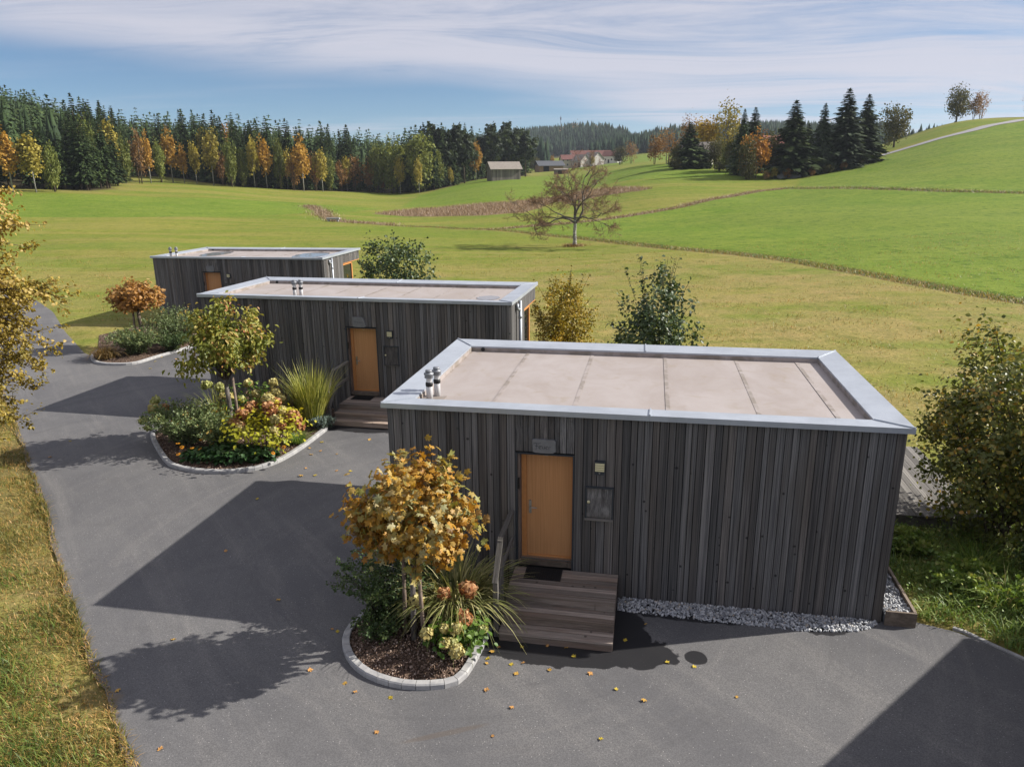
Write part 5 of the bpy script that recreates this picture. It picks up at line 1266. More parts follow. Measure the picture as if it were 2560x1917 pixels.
ditch_grass(BRUSH, 5000, .7, .03, M_REED, 'brook_grass', 'dry brush along the brook in the far meadow', 1.1)
q = rand_in_poly(REED, 17000, rg); V, T, A = blades(np.stack([q[:, 0], q[:, 1], ground(q[:, 0], q[:, 1])], 1), .65, rg, .35, .2, .03, 3); tag(link('reeds', mesh_np('reeds', V, T, M_REED, A)), 'brown reed patch in the far meadow behind the lone tree', 'reeds', kind='stuff')
ORD = ['first', 'second', 'third', 'fourth', 'fifth', 'sixth', 'seventh', 'eighth', 'ninth', 'tenth', 'eleventh', 'twelfth', 'thirteenth', 'fourteenth', 'fifteenth', 'sixteenth']
# ------------------------------------------------------------------ fallen leaves on the asphalt
FALLEN = [(-4.61, 18.1), (-4.4, 17.06), (-4.9, 16.74), (-4.0, 19.14), (-3.01, 10.5), (-2.92, 10.44), (0.06, 9.34), (-0.44, 9.0), (1.46, 8.96), (0.51, 9.4), (1.14, 9.37), (0.92, 9.72), (0.85, 9.97), (0.54, 10.0), (1.74, 10.15), (-0.33, 9.85), (-0.27, 10.0), (-0.42, 9.74), (-0.44, 9.58), (0.13, 9.62), (-0.05, 9.6), (-2.5, 9.2), (-2.3, 9.0), (-1.76, 8.88), (-5.2, 16.77), (-5.23, 17.18), (-4.07, 17.03), (-5.3, 18.06), (-0.28, 8.1), (1.1, 8.02), (3.17, 8.79), (-1.84, 8.2), (2.69, 9.5), (-5.79, 9.08), (-3.12, 9.47), (-5.27, 18.94), (-5.44, 18.5), (-5.1, 18.3), (-13.81, 27.16), (-14.22, 29.05), (-13.47, 28.62), (-14.2, 28.31), (2.18, 10.56), (-12.16, 18.06), (-12.32, 19.2), (-5.52, 10.25), (-0.04, 8.65), (2.33, 9.56), (1.83, 8.77), (-4.6, 7.9), (0.09, 9.99), (-4.13, 11.42), (-5.76, 13.14), (-5.9, 15.47)]
ME_FALL = []
for k, cs_ in enumerate([((.42, .25, .05), (.52, .34, .09)), ((.33, .15, .04), (.42, .22, .07)), ((.40, .30, .03), (.50, .40, .05))]):
    mm = plain('fallen_leaf_%d' % k, cs_[k % 2], .7, 0, .3, 30); tv = T_MAPLE[0].copy(); tv[1:, 2] = .10 * np.sin(np.arange(len(tv) - 1) * 1.9 + k) + .06; tv[0, 2] = .0
    ME_FALL.append(mesh_np('fallen_leaf', tv, T_MAPLE[1], mm))
for k, (x, y) in enumerate(FALLEN):
    s = RND.uniform(.045, .085) if y < 14 else RND.uniform(.06, .10)
    o = link('fallen_leaf', ME_FALL[k % 3], None, (x, y, gz(x, y) + .024), (RND.uniform(-.25, .25), RND.uniform(-.25, .25), RND.uniform(0, 6.28)), (s, s, s))
    tag(o, 'small dry yellow leaf lying on the dark asphalt', 'fallen leaf', 'fallen leaves scattered over the asphalt')

M_TWIGB = leafmat('grey_brown_twig', [(0, (.12, .08, .058)), (.6, (.24, .155, .11)), (1, (.40, .24, .13))], 0, .9, .1)
# ------------------------------------------------------------------ lone bare tree in the meadow
rg = np.random.default_rng(103); lx0, ly0 = 6.65, 77.4
lone = empty('lone_tree', (lx0, ly0, gz(lx0, ly0)), 0, 'lone spreading tree with white trunk and nearly bare orange twigs', 'tree')
tb, bb = MB(), MB(); tips = []
tb.tube([(0, 0, -.1), (.02, 0, .6), (.0, 0, 1.6), (.05, .05, 2.6), (-.02, .02, 3.2)], [.27, .19, .165, .17, .13], 9)
tb.build('trunk', M_BARKW, lone, True)
def grow(p, d, L, r, dep):
    k = 4; pts = [p]; dd = d
    for i_ in range(k):
        dd = unit(dd + rg.normal(size=3) * .22 + np.array([0, 0, .06 if dep < 3 else .02])); pts.append(pts[-1] + dd * L / k)
    bb.tube([tuple(q_) for q_ in pts], list(np.linspace(r, r * .55, k + 1)), 6 if dep < 2 else (4 if dep < 4 else 3), False)
    if dep >= 3: tips.extend((pts[j_], dd) for j_ in (1, 3))
    if dep >= 5:
        tips.append((pts[-1], dd)); tips.append((pts[2], dd)); return
    nchild = 3 if dep < 2 else (3 if rg.random() < .6 else 2)
    for j in range(nchild):
        u = pts[-1] if j == 0 else pts[rg.integers(2, k + 1)]
        nd = unit(dd + rg.normal(size=3) * (.45 if j == 0 else .75) * np.array([1.15, 1.15, .75]))
        grow(u, nd, L * rg.uniform(.58, .80), r * (.62 if j == 0 else .48), dep + 1)
for d, L, r, z in [((-1, -.1, .28), 3.0, .12, 2.4), ((.9, -.15, .42), 3.2, .13, 2.3), ((.15, .2, 1), 2.4, .15, 3.1), ((-.55, .5, .75), 2.4, .10, 3.0), ((.55, .4, .8), 2.6, .10, 3.0), ((-.75, -.5, .45), 2.4, .09, 2.8), ((.7, -.6, .5), 2.4, .09, 2.9), ((-.35, -.1, 1), 2.3, .09, 3.1), ((.4, -.2, 1), 2.3, .09, 3.1)]:
    grow(np.array([0, 0, z]), unit(np.array(d, float)), L, r, 1)
bb.build('branches', M_BARKG, lone)
tp = np.array([q_[0] for q_ in tips]); td = np.array([q_[1] for q_ in tips]); i_ = rg.integers(0, len(tp), 14000)
B = tp[i_]; d2 = unit(td[i_] + rg.normal(size=(len(B), 3)) * .8); L = rg.uniform(.2, .55, len(B)); P2 = np.stack([B, B + d2 * L[:, None]], 1)
V, T, A = strips(P2, np.full((len(B), 2), .0075), unit(np.cross(d2, rg.normal(size=d2.shape))), rg.random(len(B)))
tag(link('twigs', mesh_np('twigs', V, T, M_TWIGB, A), lone), kind='stuff')
P = P2[:, 1][rg.integers(0, len(B), 900)] + rg.normal(size=(900, 3)) * .08; V, T, A = leaf_arrays(P, unit(rg.normal(size=P.shape)), unit(rg.normal(size=P.shape)), rg.uniform(.05, .10, len(P)), T_LEAF, rg.random(len(P)))
tag(link('leaves', mesh_np('leaves', V, T, M_LONE, A), lone), kind='stuff')
V, T, A = blades(np.stack([rg.normal(size=700) * .55, rg.normal(size=700) * .45, 0 * np.arange(700)], 1), .45, rg, .7, .4, .018, 3); tag(link('root_grass', mesh_np('root_grass', V, T, M_GRASST, A), lone), kind='stuff')

# ------------------------------------------------------------------ tree kinds for the woods
def spruce_mesh(seed, H=20.0, Rm=3.1, whorls=27, nb=7, cards=7, mat=M_SPR, skirt=.05, sag=.35, irregular=.2, fat=1.0, raw=False):
    rg = np.random.default_rng(seed); P, AX, S, A = [], [], [], []
    for w in range(whorls):
        tt = skirt + (1 - skirt) * (w / (whorls - 1)) ** .93; z = H * tt; r = Rm * ((1 - tt) ** .8) * rg.uniform(1 - irregular, 1 + irregular) + .10
        n = max(4, int(nb * (1 - .4 * tt)))
        for k in range(n):
            a = 2 * math.pi * (k + rg.random() * .8) / n + w * 1.1; rr_ = r * rg.uniform(.72, 1.18); d = np.array([math.cos(a), math.sin(a), 0]); la = np.array([-d[1], d[0], 0])
            tone = rg.random()
            for c_ in range(cards):
                u = (c_ + .7) / cards; pos = d * rr_ * u * .92 + np.array([0, 0, z - sag * rr_ * u ** 1.1 + .16 * rr_ * u ** 3])
                s_ = fat * (.34 * rr_ + .30) * (1.05 - .45 * u) * rg.uniform(.8, 1.2); ax = unit(d * (.6 + .5 * u) + la * rg.uniform(-.95, .95) * (1.15 - u) + np.array([0, 0, -.35 + .25 * (tt > .8)]) + rg.normal(size=3) * .12)
                P.append(pos); AX.append(ax); S.append(s_); A.append(np.clip(.35 * tone + .35 * rg.random() + .35 * u * .9, 0, 1))
    P.append(np.array([0, 0, H * .965])); AX.append(np.array([0, 0, 1.])); S.append(H * .05); A.append(.6)
    P, AX, S, A = map(np.array, (P, AX, S, A)); NM = unit(np.array([0, 0, 1.]) + rg.normal(size=P.shape) * .4)
    V, T, A = leaf_arrays(P, AX, NM, S, (np.array([(-.26, 0, 0), (.26, 0, 0), (.20, .62, -.10), (0, 1.05, -.22), (-.20, .62, -.10)]), np.array([(0, 1, 2), (0, 2, 4), (4, 2, 3)])), A)
    return (V, T, A) if raw else mesh_np('crown', V, T, mat, A)
ME_TRUNK = MB().tube([(0, 0, -.4), (0, 0, 9), (0, 0, 18.5)], [.30, .2, .04], 7).mesh('trunk', M_BARK, True)
SPR = [spruce_mesh(s, Rm=3.3, whorls=30, nb=8, mat=M_SPR, fat=1.3, skirt=.10 + .05 * (s % 3)) for s in range(4)]
SPRL = [spruce_mesh(20 + s, Rm=4.1, whorls=46, nb=11, cards=8, mat=M_SPRL, skirt=.015, irregular=.22, fat=1.25) for s in range(2)]
SPRD = [spruce_mesh(30 + s, Rm=4.0, whorls=46, nb=11, cards=8, mat=M_SPR, skirt=.015, irregular=.24, fat=1.25) for s in range(3)]

def broad_mesh(seed, mat, H=14.0, rx=3.2, c0=.30, n=1700, ls=.62, clumps=70, cs=.17, amp=.3):
    rg = np.random.default_rng(seed); P, out, rn, C = crown_pts(n, (0, 0, H * (1 + c0) / 2), (rx, rx, H * (1 - c0) / 2), rg, clumps, cs, .25, amp, -1)
    AX, NM = leaf_dirs(out, rg, .4, .8, .4); V, T, A = leaf_arrays(P, AX, NM, ls * rg.uniform(.5, 1.2, n), T_CARD, rn)
    return mesh_np('crown', V, T, mat, A)
def btrunk(mat, H=14.0, r=.17, multi=1, top=.8):
    rg = np.random.default_rng(int(r * 100) + multi); mb = MB()
    for k in range(multi):
        a = 6.28 * k / multi; o_ = .35 * (multi > 1); mb.tube([(o_ * math.cos(a), o_ * math.sin(a), -.3), (o_ * 2 * math.cos(a) + .1, o_ * 2 * math.sin(a), H * .45), (o_ * 3.2 * math.cos(a), o_ * 3 * math.sin(a), H * top)], [r, r * .7, r * .25], 6)
    for k in range(9):
        a = rg.uniform(0, 6.28); z = H * rg.uniform(.35, .7); mb.tube([(0, 0, z), (math.cos(a) * 2, math.sin(a) * 2, z + 1.8)], [r * .4, r * .12], 4, False)
    return mb.mesh('trunk', mat, True)
KIND = {'orange': [(broad_mesh(40 + s, M_AOR, rx=2.3, c0=.34, n=1500, ls=.52), btrunk(M_BARKW)) for s in range(2)],
        'yellow': [(broad_mesh(44 + s, M_AYE, rx=2.5, c0=.32, n=1500, ls=.52), btrunk(M_BARKW)) for s in range(2)],
        'green': [(broad_mesh(48 + s, M_AGR, rx=4.4, c0=.12, n=2600, ls=.62, clumps=110), btrunk(M_BARK, r=.3)) for s in range(2)],
        'rust': [(broad_mesh(52 + s, M_ARU, rx=3.0, c0=.15, n=1100, ls=.52), btrunk(M_BARK, r=.14, multi=3)) for s in range(2)],
        'olive': [(broad_mesh(56 + s, M_AOL, rx=5.2, c0=.10, n=2800, ls=.55, clumps=120), btrunk(M_BARK, r=.35, top=.6)) for s in range(2)],
        'golden': [(broad_mesh(60, M_AGO, rx=4.4, c0=.14, n=2000, ls=.6), btrunk(M_BARK, r=.25))],
        'red': [(broad_mesh(61, M_ARE, rx=4.3, c0=.20, n=2000, ls=.6), btrunk(M_BARK, r=.22, multi=2))],
        'pine': [(broad_mesh(62, M_PINE, rx=3.2, c0=.40, n=1500, ls=.75, clumps=40, cs=.15, amp=.4), btrunk(M_ARUB if False else M_BARK, r=.26))],
        'airy': [(broad_mesh(63, M_AYE, rx=3.6, c0=.10, n=1300, ls=.45, clumps=70), btrunk(M_BARKG, r=.24)), (broad_mesh(64, M_ARU, rx=4.2, c0=.15, n=1000, ls=.42, clumps=60), btrunk(M_BARKG, r=.2, multi=2))]}

def tree(name, crown, trunk, x, y, h, base_h, label, group, wide=1.0, cat='tree', dz=0.0):
    s = h / base_h; o = empty(name, (x, y, gz(x, y) - .15 + dz), RND.uniform(0, 6.28), label, cat, group)
    link('trunk', trunk, o, scale=(s, s, s)); link('crown', crown, o, scale=(s * wide, s * wide, s))
    return o
def btree(kind, x, y, h, label, group, wide=1.0, name='broadleaf_tree', v=None):
    cr, tk = KIND[kind][(v if v is not None else RND.randrange(9)) % len(KIND[kind])]
    return tree(name, cr, tk, x, y, h, 14.0, label, group, wide)

# forest edge across the meadow: the front rows one by one
EDGE = [(-150, 158), (-105, 167), (-93.5, 169), (-91.5, 177), (-104, 201), (-128, 263), (-118, 263), (-98, 242), (-85, 234), (-77, 234), (-66, 237), (-58, 251), (-49, 269), (-37, 263), (-26, 256), (-20, 266), (-14, 303), (8, 332)]
ed = resample(EDGE, 3.0); rg = np.random.default_rng(77)
cnt = 0; nrmv = unit(np.gradient(ed, axis=0)); nrmv = np.stack([-nrmv[:, 1], nrmv[:, 0]], 1)
SPOTS = []
def spruce_label(u, row):
    where = 'in the left forest block above the lane' if u < -.5 else 'behind the orange birches left of centre' if u < -.33 else 'in the middle of the forest edge behind the birches' if u < -.18 else 'in the forest behind the broad pale green trees' if u < -.07 else 'at the barn end of the forest'
    return ('front row dark spruce ' if row == 0 else 'dark spruce rising ') + where
for row, off in enumerate((1.5, 5.0, 9.5, 15)):
    for k in range(len(ed)):
        if rg.random() < (.80 if row == 0 else .82 if row < 3 else .6):
            p_ = ed[k] + nrmv[k] * (off + rg.uniform(-1.3, 1.3)) + rg.normal(size=2) * .7
            if not in_poly(p_[0], p_[1], WOODS): p_ = ed[k] + nrmv[k] * .5 + np.array([0, off])
            if p_[0] / p_[1] > -.80: SPOTS.append((p_[0], p_[1], row))
for x, y, row in SPOTS[:292]:
    h = rg.uniform(11, 18.5) if row == 0 else rg.uniform(15.5, 22.5)
    if x < -90 and y < 205: h = rg.uniform(11.5, 16)
    tree('spruce_tree', SPR[rg.integers(0, 4)], ME_TRUNK, float(x), float(y), float(h), 20.0, spruce_label(x / y, row), 'spruces at the forest edge', float(rg.uniform(.85, 1.15)))
# the forest behind: one mass
def cone_trees(P, H, Rr, rg, tiers=5, m=7):
    n = len(P); Vs, Ts = [], []; k = 0; kk = 2 * m + 1
    for i_ in range(tiers):
        z0 = .10 + .80 * i_ / tiers; z1 = min(1.0, z0 + 1.9 * .85 / tiers) if i_ < tiers - 1 else 1.0; r_ = (1 - z0) ** .85
        a = np.arange(2 * m) / (2 * m) * 2 * np.pi + i_ * .7
        rr_ = np.where(np.arange(2 * m) % 2, .55, 1.0)[None] * rg.uniform(.7, 1.25, (n, 2 * m)) * (Rr * r_)[:, None]
        ring = np.stack([P[:, None, 0] + rr_ * np.cos(a), P[:, None, 1] + rr_ * np.sin(a), P[:, None, 2] + (H * z0)[:, None] - .25 * rr_ * (np.arange(2 * m) % 2 == 0)], -1)
        top = np.stack([P[:, 0], P[:, 1], P[:, 2] + H * z1], -1)[:, None]
        Vs.append(np.concatenate([top, ring], 1)); f = np.array([(0, 1 + j, 1 + (j + 1) % (2 * m)) for j in range(2 * m)]); Ts.append((np.arange(n) * kk)[:, None, None] + f[None] + i_ * n * kk)
    V = np.concatenate([v.reshape(-1, 3) for v in Vs]); T = np.concatenate([t_.reshape(-1, 3) for t_ in Ts])
    A = np.concatenate([np.repeat(np.clip(rg.random(n) * .7 + .3 * i_ / tiers, 0, 1), kk) for i_ in range(tiers)])
    return V, T, A
q = rand_in_poly(WOODS, 5200, rg); dpt = sdist(q[:, 0], q[:, 1], WOODS); q = q[(dpt > 14) & (dpt < 150) & (q[:, 0] / q[:, 1] > -.80)][:1500]
P = np.stack([q[:, 0], q[:, 1], ground(q[:, 0], q[:, 1]) - .5], 1); H = rg.uniform(15.5, 24, len(P))
BK = [spruce_mesh(70 + s, Rm=3.1, whorls=14, nb=6, cards=2, fat=2.1, skirt=.25, raw=True) for s in range(3)]
parts = []
for k in range(3):
    i_ = np.arange(k, len(P), 3); v, tt, a_ = BK[k]; sc = H[i_] / 20.0; an = rg.uniform(0, 6.28, len(i_)); ca, sa = np.cos(an)[:, None], np.sin(an)[:, None]
    vx = v[None, :, 0] * ca - v[None, :, 1] * sa; vy = v[None, :, 0] * sa + v[None, :, 1] * ca; VV = np.stack([vx, vy, np.broadcast_to(v[None, :, 2], vx.shape)], -1) * sc[:, None, None] + P[i_][:, None]
    parts.append((VV.reshape(-1, 3), ((np.arange(len(i_)) * len(v))[:, None, None] + tt[None]).reshape(-1, 3), np.clip((a_[None] * .75 + rg.random(len(i_))[:, None] * .3).ravel(), 0, 1)))
fil = cone_trees(P + np.array([2.5, 2.0, 0]), H * .86, H * .15, rg, 4, 6); parts.append((fil[0], fil[1], fil[2] * .5))
V, T, A = join_arrays(parts); tag(link('spruce_forest', mesh_np('spruce_forest', V, T, M_SPR, A)), 'dark spruce forest rising behind the forest edge on the left', 'forest', kind='stuff')
# autumn trees along the forest edge: picture column u, depth, height, kind, width
AUT = [(-.655, 158, 13, 'orange', 1.1), (-.625, 160, 12.5, 'yellow', 1.35), (-.52, 205, 17, 'yellow', 1.0), (-.485, 212, 15, 'rust', .7), (-.472, 216, 14, 'orange', .7), (-.443, 226, 15.5, 'orange', 1.0), (-.428, 228, 11, 'orange', .9), (-.39, 228, 17.5, 'yellow', 1.0), (-.366, 226, 14.5, 'green', .5),
       (-.336, 230, 15.5, 'yellow', .9), (-.32, 231, 15.5, 'orange', .9), (-.302, 233, 15, 'green', .42), (-.285, 233, 12, 'rust', .9), (-.272, 232, 16, 'orange', 1.1), (-.256, 240, 12, 'rust', .8), (-.247, 238, 13.5, 'yellow', 1.0), (-.205, 258, 13, 'rust', 1.3), (-.185, 262, 12, 'rust', 1.2), (-.222, 252, 10, 'rust', 1.0),
       (-.600, 163, 10, 'green', .6), (-.505, 208, 13, 'green', .55), (-.458, 222, 12, 'green', .5), (-.412, 230, 13, 'yellow', .8), (-.378, 232, 10, 'rust', .9), (-.35, 229, 11, 'green', .6), (-.293, 236, 13, 'yellow', .8), (-.238, 246, 12, 'green', .6), (-.215, 256, 12, 'yellow', .9), (-.165, 264, 12, 'rust', 1.0), (-.095, 262, 13, 'green', .6), (-.145, 254, 13, 'yellow', .8),
       (-.155, 258, 18.5, 'green', .95), (-.118, 255, 18.5, 'green', 1.05), (-.120, 248, 12, 'yellow', .8), (-.175, 262, 17, 'green', .6), (-.045, 285, 14.5, 'orange', 1.1), (-.078, 256, 7, 'yellow', 1.0), (-.55, 190, 16, 'green', .5), (-.40, 250, 17, 'yellow', .8), (-.33, 262, 17, 'green', .5), (-.37, 300, 19, 'red', .8)]
names = {'orange': 'orange leaved birch at the foot of the spruce forest', 'yellow': 'yellow leaved birch at the foot of the spruce forest', 'green': 'broad pale green tree at the forest edge', 'rust': 'rust brown thin tree at the forest edge', 'red': 'red brown tree standing above the forest'}
for u, y, h, kd, wd in AUT:
    same = sorted(a_[0] for a_ in AUT if a_[3] == kd)
    btree(kd, u * y, y, h * .92, names[kd] if len(same) == 1 else '%s %s, counted from the left' % (ORD[same.index(u)], names[kd]), 'autumn trees along the forest edge', wd * .85)
PN = [(-.085, 268, 18), (-.06, 275, 17), (-.025, 300, 19), (-.005, 315, 20), (.012, 322, 18), (.02, 318, 17), (-.07, 272, 19), (-.10, 270, 20)]
for u, y, h in PN:
    btree('pine', u * y, y, h, '%s dark pine from the left near the barn' % ORD[sorted(a_[0] for a_ in PN).index(u)], 'pines beside the barn', 1.0, 'pine_tree')

# ------------------------------------------------------------------ trees on the right hillside
RG = 'trees grouped on the right hillside'
def spr(me, x, y, h, lab, w=1.0): tree('spruce_tree', me, ME_TRUNK, x, y, h, 20.0, lab, RG, w * 1.5)
spr(SPRD[0], 53.0, 175, 14.4, 'slim dark spruce left of the orange tree on the hillside', .72)
spr(SPRD[1], 58.6, 185, 14.9, 'spruce standing just behind the slim dark spruce', .85)
spr(SPRD[2], 62.6, 170, 16.2, 'broad dark spruce at the boulders on the hillside', 1.25)
spr(SPRD[0], 66.2, 171, 11.2, 'shorter dark spruce tucked beside the broad one', 1.0)
spr(SPRL[0], 69.8, 172, 14.9, 'thin grey green spruce in the middle of the hillside row', .75)
spr(SPRL[1], 75.2, 173, 17.1, 'tallest pale green spruce of the hillside row', 1.08)
spr(SPRD[1], 81.6, 177, 15.1, 'dark pointed spruce at the right end of the hillside row', 1.05)
spr(SPRD[2], 46.6, 199, 11.6, 'short dense dark spruce at the left of the hillside group', 1.45)
spr(SPRD[0], 49.8, 199, 6.5, 'small bushy spruce beside the short dense one', 1.5)
btree('red', 54.0, 168, 9.6, 'orange red tree in front of the hillside spruces', RG, .95)
btree('golden', 59.5, 234, 12.6, 'bright golden tree behind the short dense spruce', RG, .95)
btree('airy', 65.5, 232, 17.0, 'tall airy birch above the hillside group', RG, 1.0, v=0)
btree('airy', 55.5, 240, 14.0, 'thin rust twiggy tree above the golden tree', RG, .8, v=1)
btree('rust', 46.5, 246, 8.8, 'rounded orange brown tree at the left end of the hillside group', RG, 1.25)
btree('airy', 50.0, 243, 10.8, 'bare brownish tree beside the orange brown one', RG, 1.0, v=1)
btree('olive', 51.5, 166, 8.2, 'dark olive tree with leaning trunk in the hillside group', RG, .7)
btree('green', 54.0, 190, 6.0, 'small pale apple tree in the orchard on the hillside', RG, .8)
btree('olive', 102.4, 205, 10.6, 'round olive tree standing alone by the hill lane', RG, .95)
btree('olive', 140.0, 243, 10.6, 'large brown green tree on the hilltop', RG, .85, v=1)
btree('rust', 146.5, 245, 7.5, 'low brown tree between the hilltop trees', RG, 1.2)
btree('airy', 150.5, 248, 8.6, 'sparse twiggy tree on the hilltop', RG, .8, v=1)
btree('airy', 159.8, 238, 9.0, 'bare tree at the right edge of the hilltop', RG, .9, v=1)
btree('olive', 55.5, 188, 9.0, 'dark leafy tree between the golden tree and the slim spruce', RG, .75, v=1)
btree('olive', 58.5, 173, 9.5, 'dark leafy tree behind the orange red tree', RG, .8)
btree('olive', 53.5, 200, 7.5, 'low dark tree right of the short dense spruce', RG, .9)
btree('olive', 43.4, 199, 6.0, 'grey green bush left of the short dense spruce', RG, .75)
def small_bush(kd, x, y, h, lab, w=1.6): btree(kd, x, y, h, lab, 'bushes on the far slopes', w, 'field_bush')
SB = [(51.8, 165, 3.0, 'olive'), (57.5, 166, 2.6, 'yellow'), (60.5, 166, 2.4, 'rust'), (66, 167, 2.2, 'rust'), (70, 168, 2.0, 'olive'), (74, 169, 2.2, 'rust'), (79, 173, 2.0, 'olive'), (55.5, 165, 2.2, 'rust'), (51.2, 186, 2.6, 'olive'), (42.2, 196, 3.0, 'olive')]
for k, (x, y, h, kd) in enumerate(SB):
    small_bush(kd, x, y, h, ('%s scrubby bush from the left under the hillside trees' % ORD[sorted(b_[0] for b_ in SB).index(x)]))
# mossy boulders
rb = np.random.default_rng(4)
for x, y, s in [(60.2, 167.4, 1.3), (62.6, 167.2, 1.1)]:
    d = unit(rb.normal(size=(60, 3))); mb = bpy.data.meshes.new('boulder')
    import bmesh
    bm = bmesh.new(); [bm.verts.new(tuple(v * np.array([1.3, .9, .8]) * rb.uniform(.85, 1.05) * s)) for v in d]; bmesh.ops.convex_hull(bm, input=bm.verts); bm.to_mesh(mb); bm.free(); mb.materials.append(M_STONE)
    tag(link('boulder', mb, None, (x, y, gz(x, y) + .3)), {60.2: 'left grey boulder under the broad hillside spruce', 62.6: 'right grey boulder under the broad hillside spruce', -103: 'left grey boulder at the foot of the far left wood', -95: 'right grey boulder at the foot of the far left wood'}[x], 'boulder', 'boulders at the wood edges')

# ------------------------------------------------------------------ buildings in the distance
M_OLDW = wood('old_barn_board', (.10, .088, .075), (.24, .215, .19), 'z', 3, False)
M_OLDR = plain('old_roof', (.225, .20, .175), .9, 0, .25, 1.2); M_REDR = plain('red_roof_tile', (.14, .062, .052), .85, 0, .2, 1.0); M_DKR = plain('dark_sheet_roof', (.075, .08, .09), .6, 0, .1, 1.0)
M_WHITE = plain('white_render', (.55, .53, .49), .9, 0, .06, .6); M_CREAM = plain('cream_render', (.52, .46, .34), .9, 0, .06, .6); M_GRYW = plain('grey_render', (.40, .38, .36), .9, 0, .1, .6)
M_TANB = plain('tan_boards', (.26, .17, .10), .85, 0, .25, 1.5)
def house(name, label, cat, x, y, yaw, L, Wd, h, rh, wm, rm, wins=(), door=None, group=None, ov=.45, boards=0, dz=0.0, gable=None):
    o = empty(name, (x, y, gz(x, y) + dz), yaw, label, cat, group); mb = MB()
    if not boards: mb.box(-L / 2, L / 2, -Wd / 2, Wd / 2, -1.0, h).build('wall', wm, o)
    else:
        w = mb.box(-L / 2 + .1, L / 2 - .1, -Wd / 2 + .1, Wd / 2 - .1, -.6, h).build('wall', M_DARK, o); me = UB.mesh('board', wm)
        nb = int(L / boards)
        for k in range(nb): link('board', me, w, (-L / 2 + L * (k + .5) / nb, -Wd / 2 + .03, h / 2 - .3 + RND.uniform(-.05, .05)), (0, 0, 0), (L / nb * RND.uniform(.9, .985), .1, h + .6))
        ng = int(Wd / boards)
        for k in range(ng):
            yy = -Wd / 2 + Wd * (k + .5) / ng; hh = h + rh * (1 - abs(yy) / (Wd / 2)) - .15
            link('board', me, w, (-L / 2 + .03, yy, hh / 2 - .3), (0, 0, math.pi / 2), (Wd / ng * .96, .1, hh + .6))
    g = MB()
    for xs in ((-L / 2 + .04, -L / 2 + .14), (L / 2 - .14, L / 2 - .04)):
        g.add([(xx, yy, zz_) for xx in xs for yy, zz_ in ((-Wd / 2 + .02, h), (Wd / 2 - .02, h), (0, h + rh - .05))], [(0, 1, 2), (5, 4, 3), (0, 3, 4, 1), (1, 4, 5, 2), (2, 5, 3, 0)])
    g.build('gable', gable or wm, o)
    k = rh / (Wd / 2); r = MB(); e = Wd / 2 + ov; t_ = .16
    for s_ in (-1, 1):
        r.add([(-L / 2 - ov, 0, h + rh), (L / 2 + ov, 0, h + rh), (L / 2 + ov, s_ * e, h - k * ov), (-L / 2 - ov, s_ * e, h - k * ov), (-L / 2 - ov, 0, h + rh + t_), (L / 2 + ov, 0, h + rh + t_), (L / 2 + ov, s_ * e, h - k * ov + t_), (-L / 2 - ov, s_ * e, h - k * ov + t_)],
              [(0, 1, 2, 3), (4, 7, 6, 5), (0, 4, 5, 1), (1, 5, 6, 2), (2, 6, 7, 3), (3, 7, 4, 0)])
    ro = r.build('roof', rm, o)
    for wx, wz, ww, wh in wins:
        f_ = MB().box(wx - ww / 2, wx + ww / 2, -Wd / 2 - .06, -Wd / 2 - .005, wz, wz + wh).build('window', M_WHITE, o); MB().box(wx - ww / 2 + .1, wx + ww / 2 - .1, -Wd / 2 - .08, -Wd / 2 - .061, wz + .1, wz + wh - .1).build('pane', M_GLASS2, f_)
    if door: MB().box(door[0] - door[1] / 2, door[0] + door[1] / 2, -Wd / 2 - .07, -Wd / 2 - .006, 0, door[2]).build('door', M_DARK, o)
    return o, ro
house('field_barn', 'old grey timber barn with shingle roof at the end of the forest', 'barn', -2.2, 262, .30, 10.2, 6.2, 3.5, 2.1, M_OLDW, M_OLDR, (), None, None, .6, .45, dz=.2)
_, r_ = house('farmhouse', 'cream farmhouse with dark red roof left in the village', 'house', 36.0, 470, .12, 9.5, 8, 5.0, 2.6, M_CREAM, M_REDR, [(-4 + 2.6 * k, z, 1.1, 1.3) for k in range(4) for z in (1.2, 3.9)], None, 'village buildings')
MB().box(1, 1.8, .3, 1.1, 6.8, 8.8).build('chimney', M_GRYW, r_)
house('farm_barn', 'grey gabled barn beside the cream farmhouse', 'barn', 43.0, 463, -.9, 8, 8, 3.8, 3.4, M_GRYW, M_OLDR, [(0, 1.0, 1.2, 1.3)], (2.5, 2.2, 2.6), 'village buildings')
house('farm_barn', 'broad pale stone barn in the middle of the village', 'barn', 50.5, 466, -.95, 10, 9, 4.0, 3.8, M_GRYW, M_OLDR, [(-3, 1.0, 1.2, 1.3), (3, 1.0, 1.2, 1.3)], (0, 2.4, 3), 'village buildings')
house('long_barn', 'long red roofed barn behind the village houses', 'barn', 51, 486, .05, 25, 8, 5.2, 2.9, M_WHITE, M_REDR, [(-10 + 5 * k, 2.6, 1.3, 1.4) for k in range(5)], None, 'village buildings', dz=.8)
house('farmhouse', 'white house with red roof right in the village', 'house', 63.5, 476, -.5, 10, 7, 4.4, 2.8, M_WHITE, M_REDR, [(-3, 1.5, 1.1, 1.3), (1, 1.5, 1.1, 1.3), (3.6, 1.5, 1.1, 1.3)], (-1, 1.1, 2.2), 'village buildings')
house('machine_shed', 'low dark roofed machine shed left of the village', 'shed', 21.5, 420, .25, 13.5, 9, 3.2, 2.2, M_TANB, M_DKR, [], (-3, 3.2, 2.6), 'village buildings', 1.0, gable=M_OLDW)
